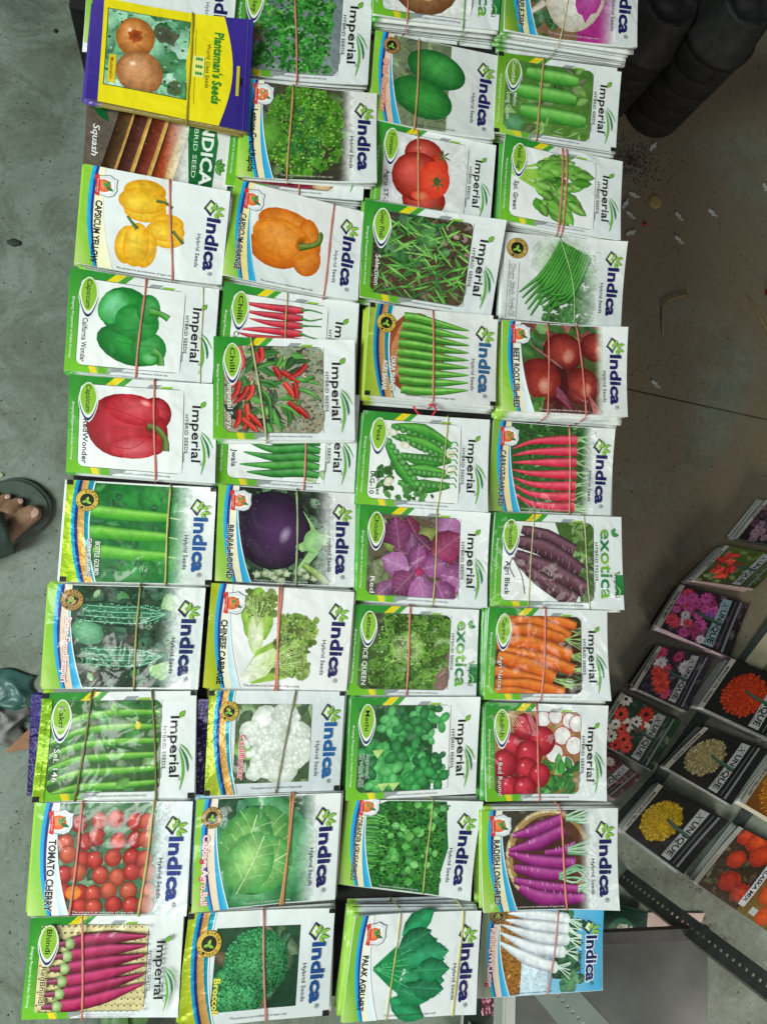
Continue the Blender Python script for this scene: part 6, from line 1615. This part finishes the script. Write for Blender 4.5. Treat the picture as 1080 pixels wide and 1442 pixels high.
# litter on the right-hand floor
M_WHITE = simple('white_plastic_scrap', '#c9cbc6', .6, noise=.1, scale=100)
M_STRAW = simple('straw', '#9a7a46', .8, noise=.2, scale=200)
def scrap(x, y, an, label):
    o0 = at(x, y, 0); P = [(-9, -1), (-6, -3), (0, -2.2), (2, -4.2), (4.4, -3.6), (4.2, -1.6), (9, -1.2), (9.4, 1.2), (3, 1.6), (1, 3.6), (-1.6, 2.2), (-7, 1.6)]
    V = []; F = []; ca, sa = cos(radians(an)), sin(radians(an)); n = len(P)
    for z in (.0006, .0022):
        for a, b in P: V.append(Vector(((a * ca - b * sa) * .00115, (a * sa + b * ca) * .00115, z + .001 * (a > 4))))
    for i in range(n): F.append((i, (i + 1) % n, n + (i + 1) % n, n + i))
    F.append(tuple(range(n))[::-1]); F.append(tuple(range(n, 2 * n)))
    o = link('plastic_scrap', mesh('plastic_scrap', V, F, [M_WHITE]), loc=o0); tag(o, label, 'scrap', 'white scraps littering the floor')
for x, y, an in ((892, 275, -20), (879, 288, 60), (887, 303, -40), (887, 328, 25), (955, 305, -48), (1002, 300, -38), (955, 338, -40), (1077, 265, -60), (922, 541, -40), (918, 207, 50)):
    scrap(x, y, an, {1077: 'white forked plastic scrap lying far out alone on the dark floor', 922: 'white plastic scrap just above the groove in the floor', 918: 'white scrap touching the foot of the tall pot stack'}.get(x, 'small white plastic scrap near the tan seed disc on the floor'))
def lump(name, x, y, r, h, mat, label, cat, sx=1.0):
    o0 = at(x, y, 0); bm = bmesh.new(); bmesh.ops.create_icosphere(bm, subdivisions=3, radius=1)
    rn = random.Random(name + str(x))
    for v in bm.verts:
        k = 1 + .12 * sin(v.co.x * 5 + x) * cos(v.co.y * 4 + y)
        v.co = Vector((v.co.x * r * k * sx, v.co.y * r * k, max(0, v.co.z) * h + .0004))
    o = link(name, bm_mesh(name, bm, [mat], True), loc=o0); tag(o, label, cat)
lump('dry_leaf_disc', 922, 284, .013, .003, simple('dry_tan', '#a38a50', .8, noise=.2, scale=150), 'round tan dried seed disc on the dark floor', 'seed')
lump('red_scrap', 907, 316, .004, .004, simple('red_plastic', '#a01c1c', .5), 'tiny red plastic scrap on the dark floor', 'scrap')
lump('red_ball', 1083, 412, .010, .012, simple('dark_red_plastic', '#6a1414', .5), 'dark red round thing at the floor edge beside a straw', 'ball')
lump('pebble', 21, 342, .006, .004, simple('dark_grit', '#2f332c', .8), 'dark crumb of grit on the floor by the yellow pepper packets', 'grit', 1.8)
lump('pebble', 79, 44, .0035, .003, simple('dark_grit2', '#1f241f', .8), 'black speck on the floor near the table leg', 'grit')
lump('seed_crumb', 3, 669, .004, .003, simple('pale_crumb', '#a8b090', .8), 'pale crumb on the floor just behind the sandal', 'grit')
def straw(pts, label):
    P = [at(x, y, z) for x, y, z in pts]; o0 = P[0].copy(); V = []; F = []
    tube(V, F, [p - o0 for p in P], .0016, 6); o = link('straw_stalk', mesh('straw_stalk', V, F, [M_STRAW], True), loc=o0); tag(o, label, 'straw')
straw([(969, 415, .003), (952, 418, .004), (938, 424, .004), (932, 432, .004), (932, 450, .003), (933, 472, .002)], 'bent straw stalk lying on the dark floor')
straw([(1053, 418, .003), (1066, 440, .003), (1082, 470, .003), (1096, 500, .002)], 'straight straw stalk lying beside a dark red ball')
def soil():
    rn = random.Random(4); o0 = at(890, 225, 0); V = []; F = []
    for k in range(700):
        a = rn.uniform(0, 2 * pi); d = abs(rn.gauss(0, .034)); c = Vector((cos(a) * d * 1.3, sin(a) * d, 0)); r = rn.uniform(.0006, .0019); b = len(V)
        for q in range(5): V.append(c + Vector((cos(q * 1.257) * r, sin(q * 1.257) * r, .0004)))
        V.append(c + Vector((0, 0, r * .7)))
        for q in range(5): F.append((b + q, b + (q + 1) % 5, b + 5))
    o = link('red_soil', mesh('red_soil', V, F, [simple('red_soil', '#38231a', .95, noise=.3, scale=100)]), loc=o0); tag(o, 'scattered reddish soil at the foot of the pots', None, kind='stuff')
soil()
def sprig():
    o0 = at(175, 1452, 0); root = link('leafy_sprig', None, loc=o0); tag(root, 'small green leafy sprig on the floor below the red okra packets', 'plant')
    V = []; F = []; tube(V, F, [Vector((0, -.03, .01)), Vector((.01, 0, .03)), Vector((.03, .02, .04))], .0018, 6)
    m1 = simple('sprig_green', '#4f7a36', .5, noise=.2, scale=80)
    link('stem', mesh('stem', V, F, [m1], True), root)
    for an, L, z in ((120, .06, .03), (60, .07, .035), (20, .055, .04), (160, .05, .02), (95, .06, .045)):
        V = []; F = []; d = Vector((cos(radians(an)), sin(radians(an)), 0)); n = Vector((-d.y, d.x, 0))
        for k in range(7):
            t = k / 6; wv = sin(pi * t) ** .8 * L * .2
            for s in (-1, 0, 1): V.append(d * (t * L) + n * (wv * s) + Vector((0, 0, z + .012 * sin(pi * t) - .004 * abs(s))))
        for k in range(6):
            for s in (0, 1): a = k * 3 + s; F.append((a, a + 1, a + 4, a + 3))
        link('leaf', mesh('leaf', V, F, [m1], True), root)
sprig()

def grit():
    rn = random.Random(11); V = []; F = []
    for k in range(1500):
        px = rn.choice([rn.uniform(0, 130), rn.uniform(860, 1080), rn.uniform(860, 1080)]); py = rn.uniform(0, 1442)
        c = at(px, py, 0); r = rn.choice([.0005, .0007, .0009, .0014]) * rn.uniform(.7, 1.4); b = len(V); a0 = rn.uniform(0, 6)
        for q in range(4): V.append(c + Vector((cos(a0 + q * 1.57) * r * rn.uniform(.6, 1.5), sin(a0 + q * 1.57) * r * rn.uniform(.6, 1.5), .0003)))
        V.append(c + Vector((0, 0, r * .8)))
        for q in range(4): F.append((b + q, b + (q + 1) % 4, b + 4))
    o = link('floor_grit', mesh('floor_grit', V, F, [simple('grit', '#3f3a30', .9, noise=.5, scale=60)])); tag(o, 'fine dark grit and crumbs strewn over the concrete floor', None, kind='stuff')
grit()
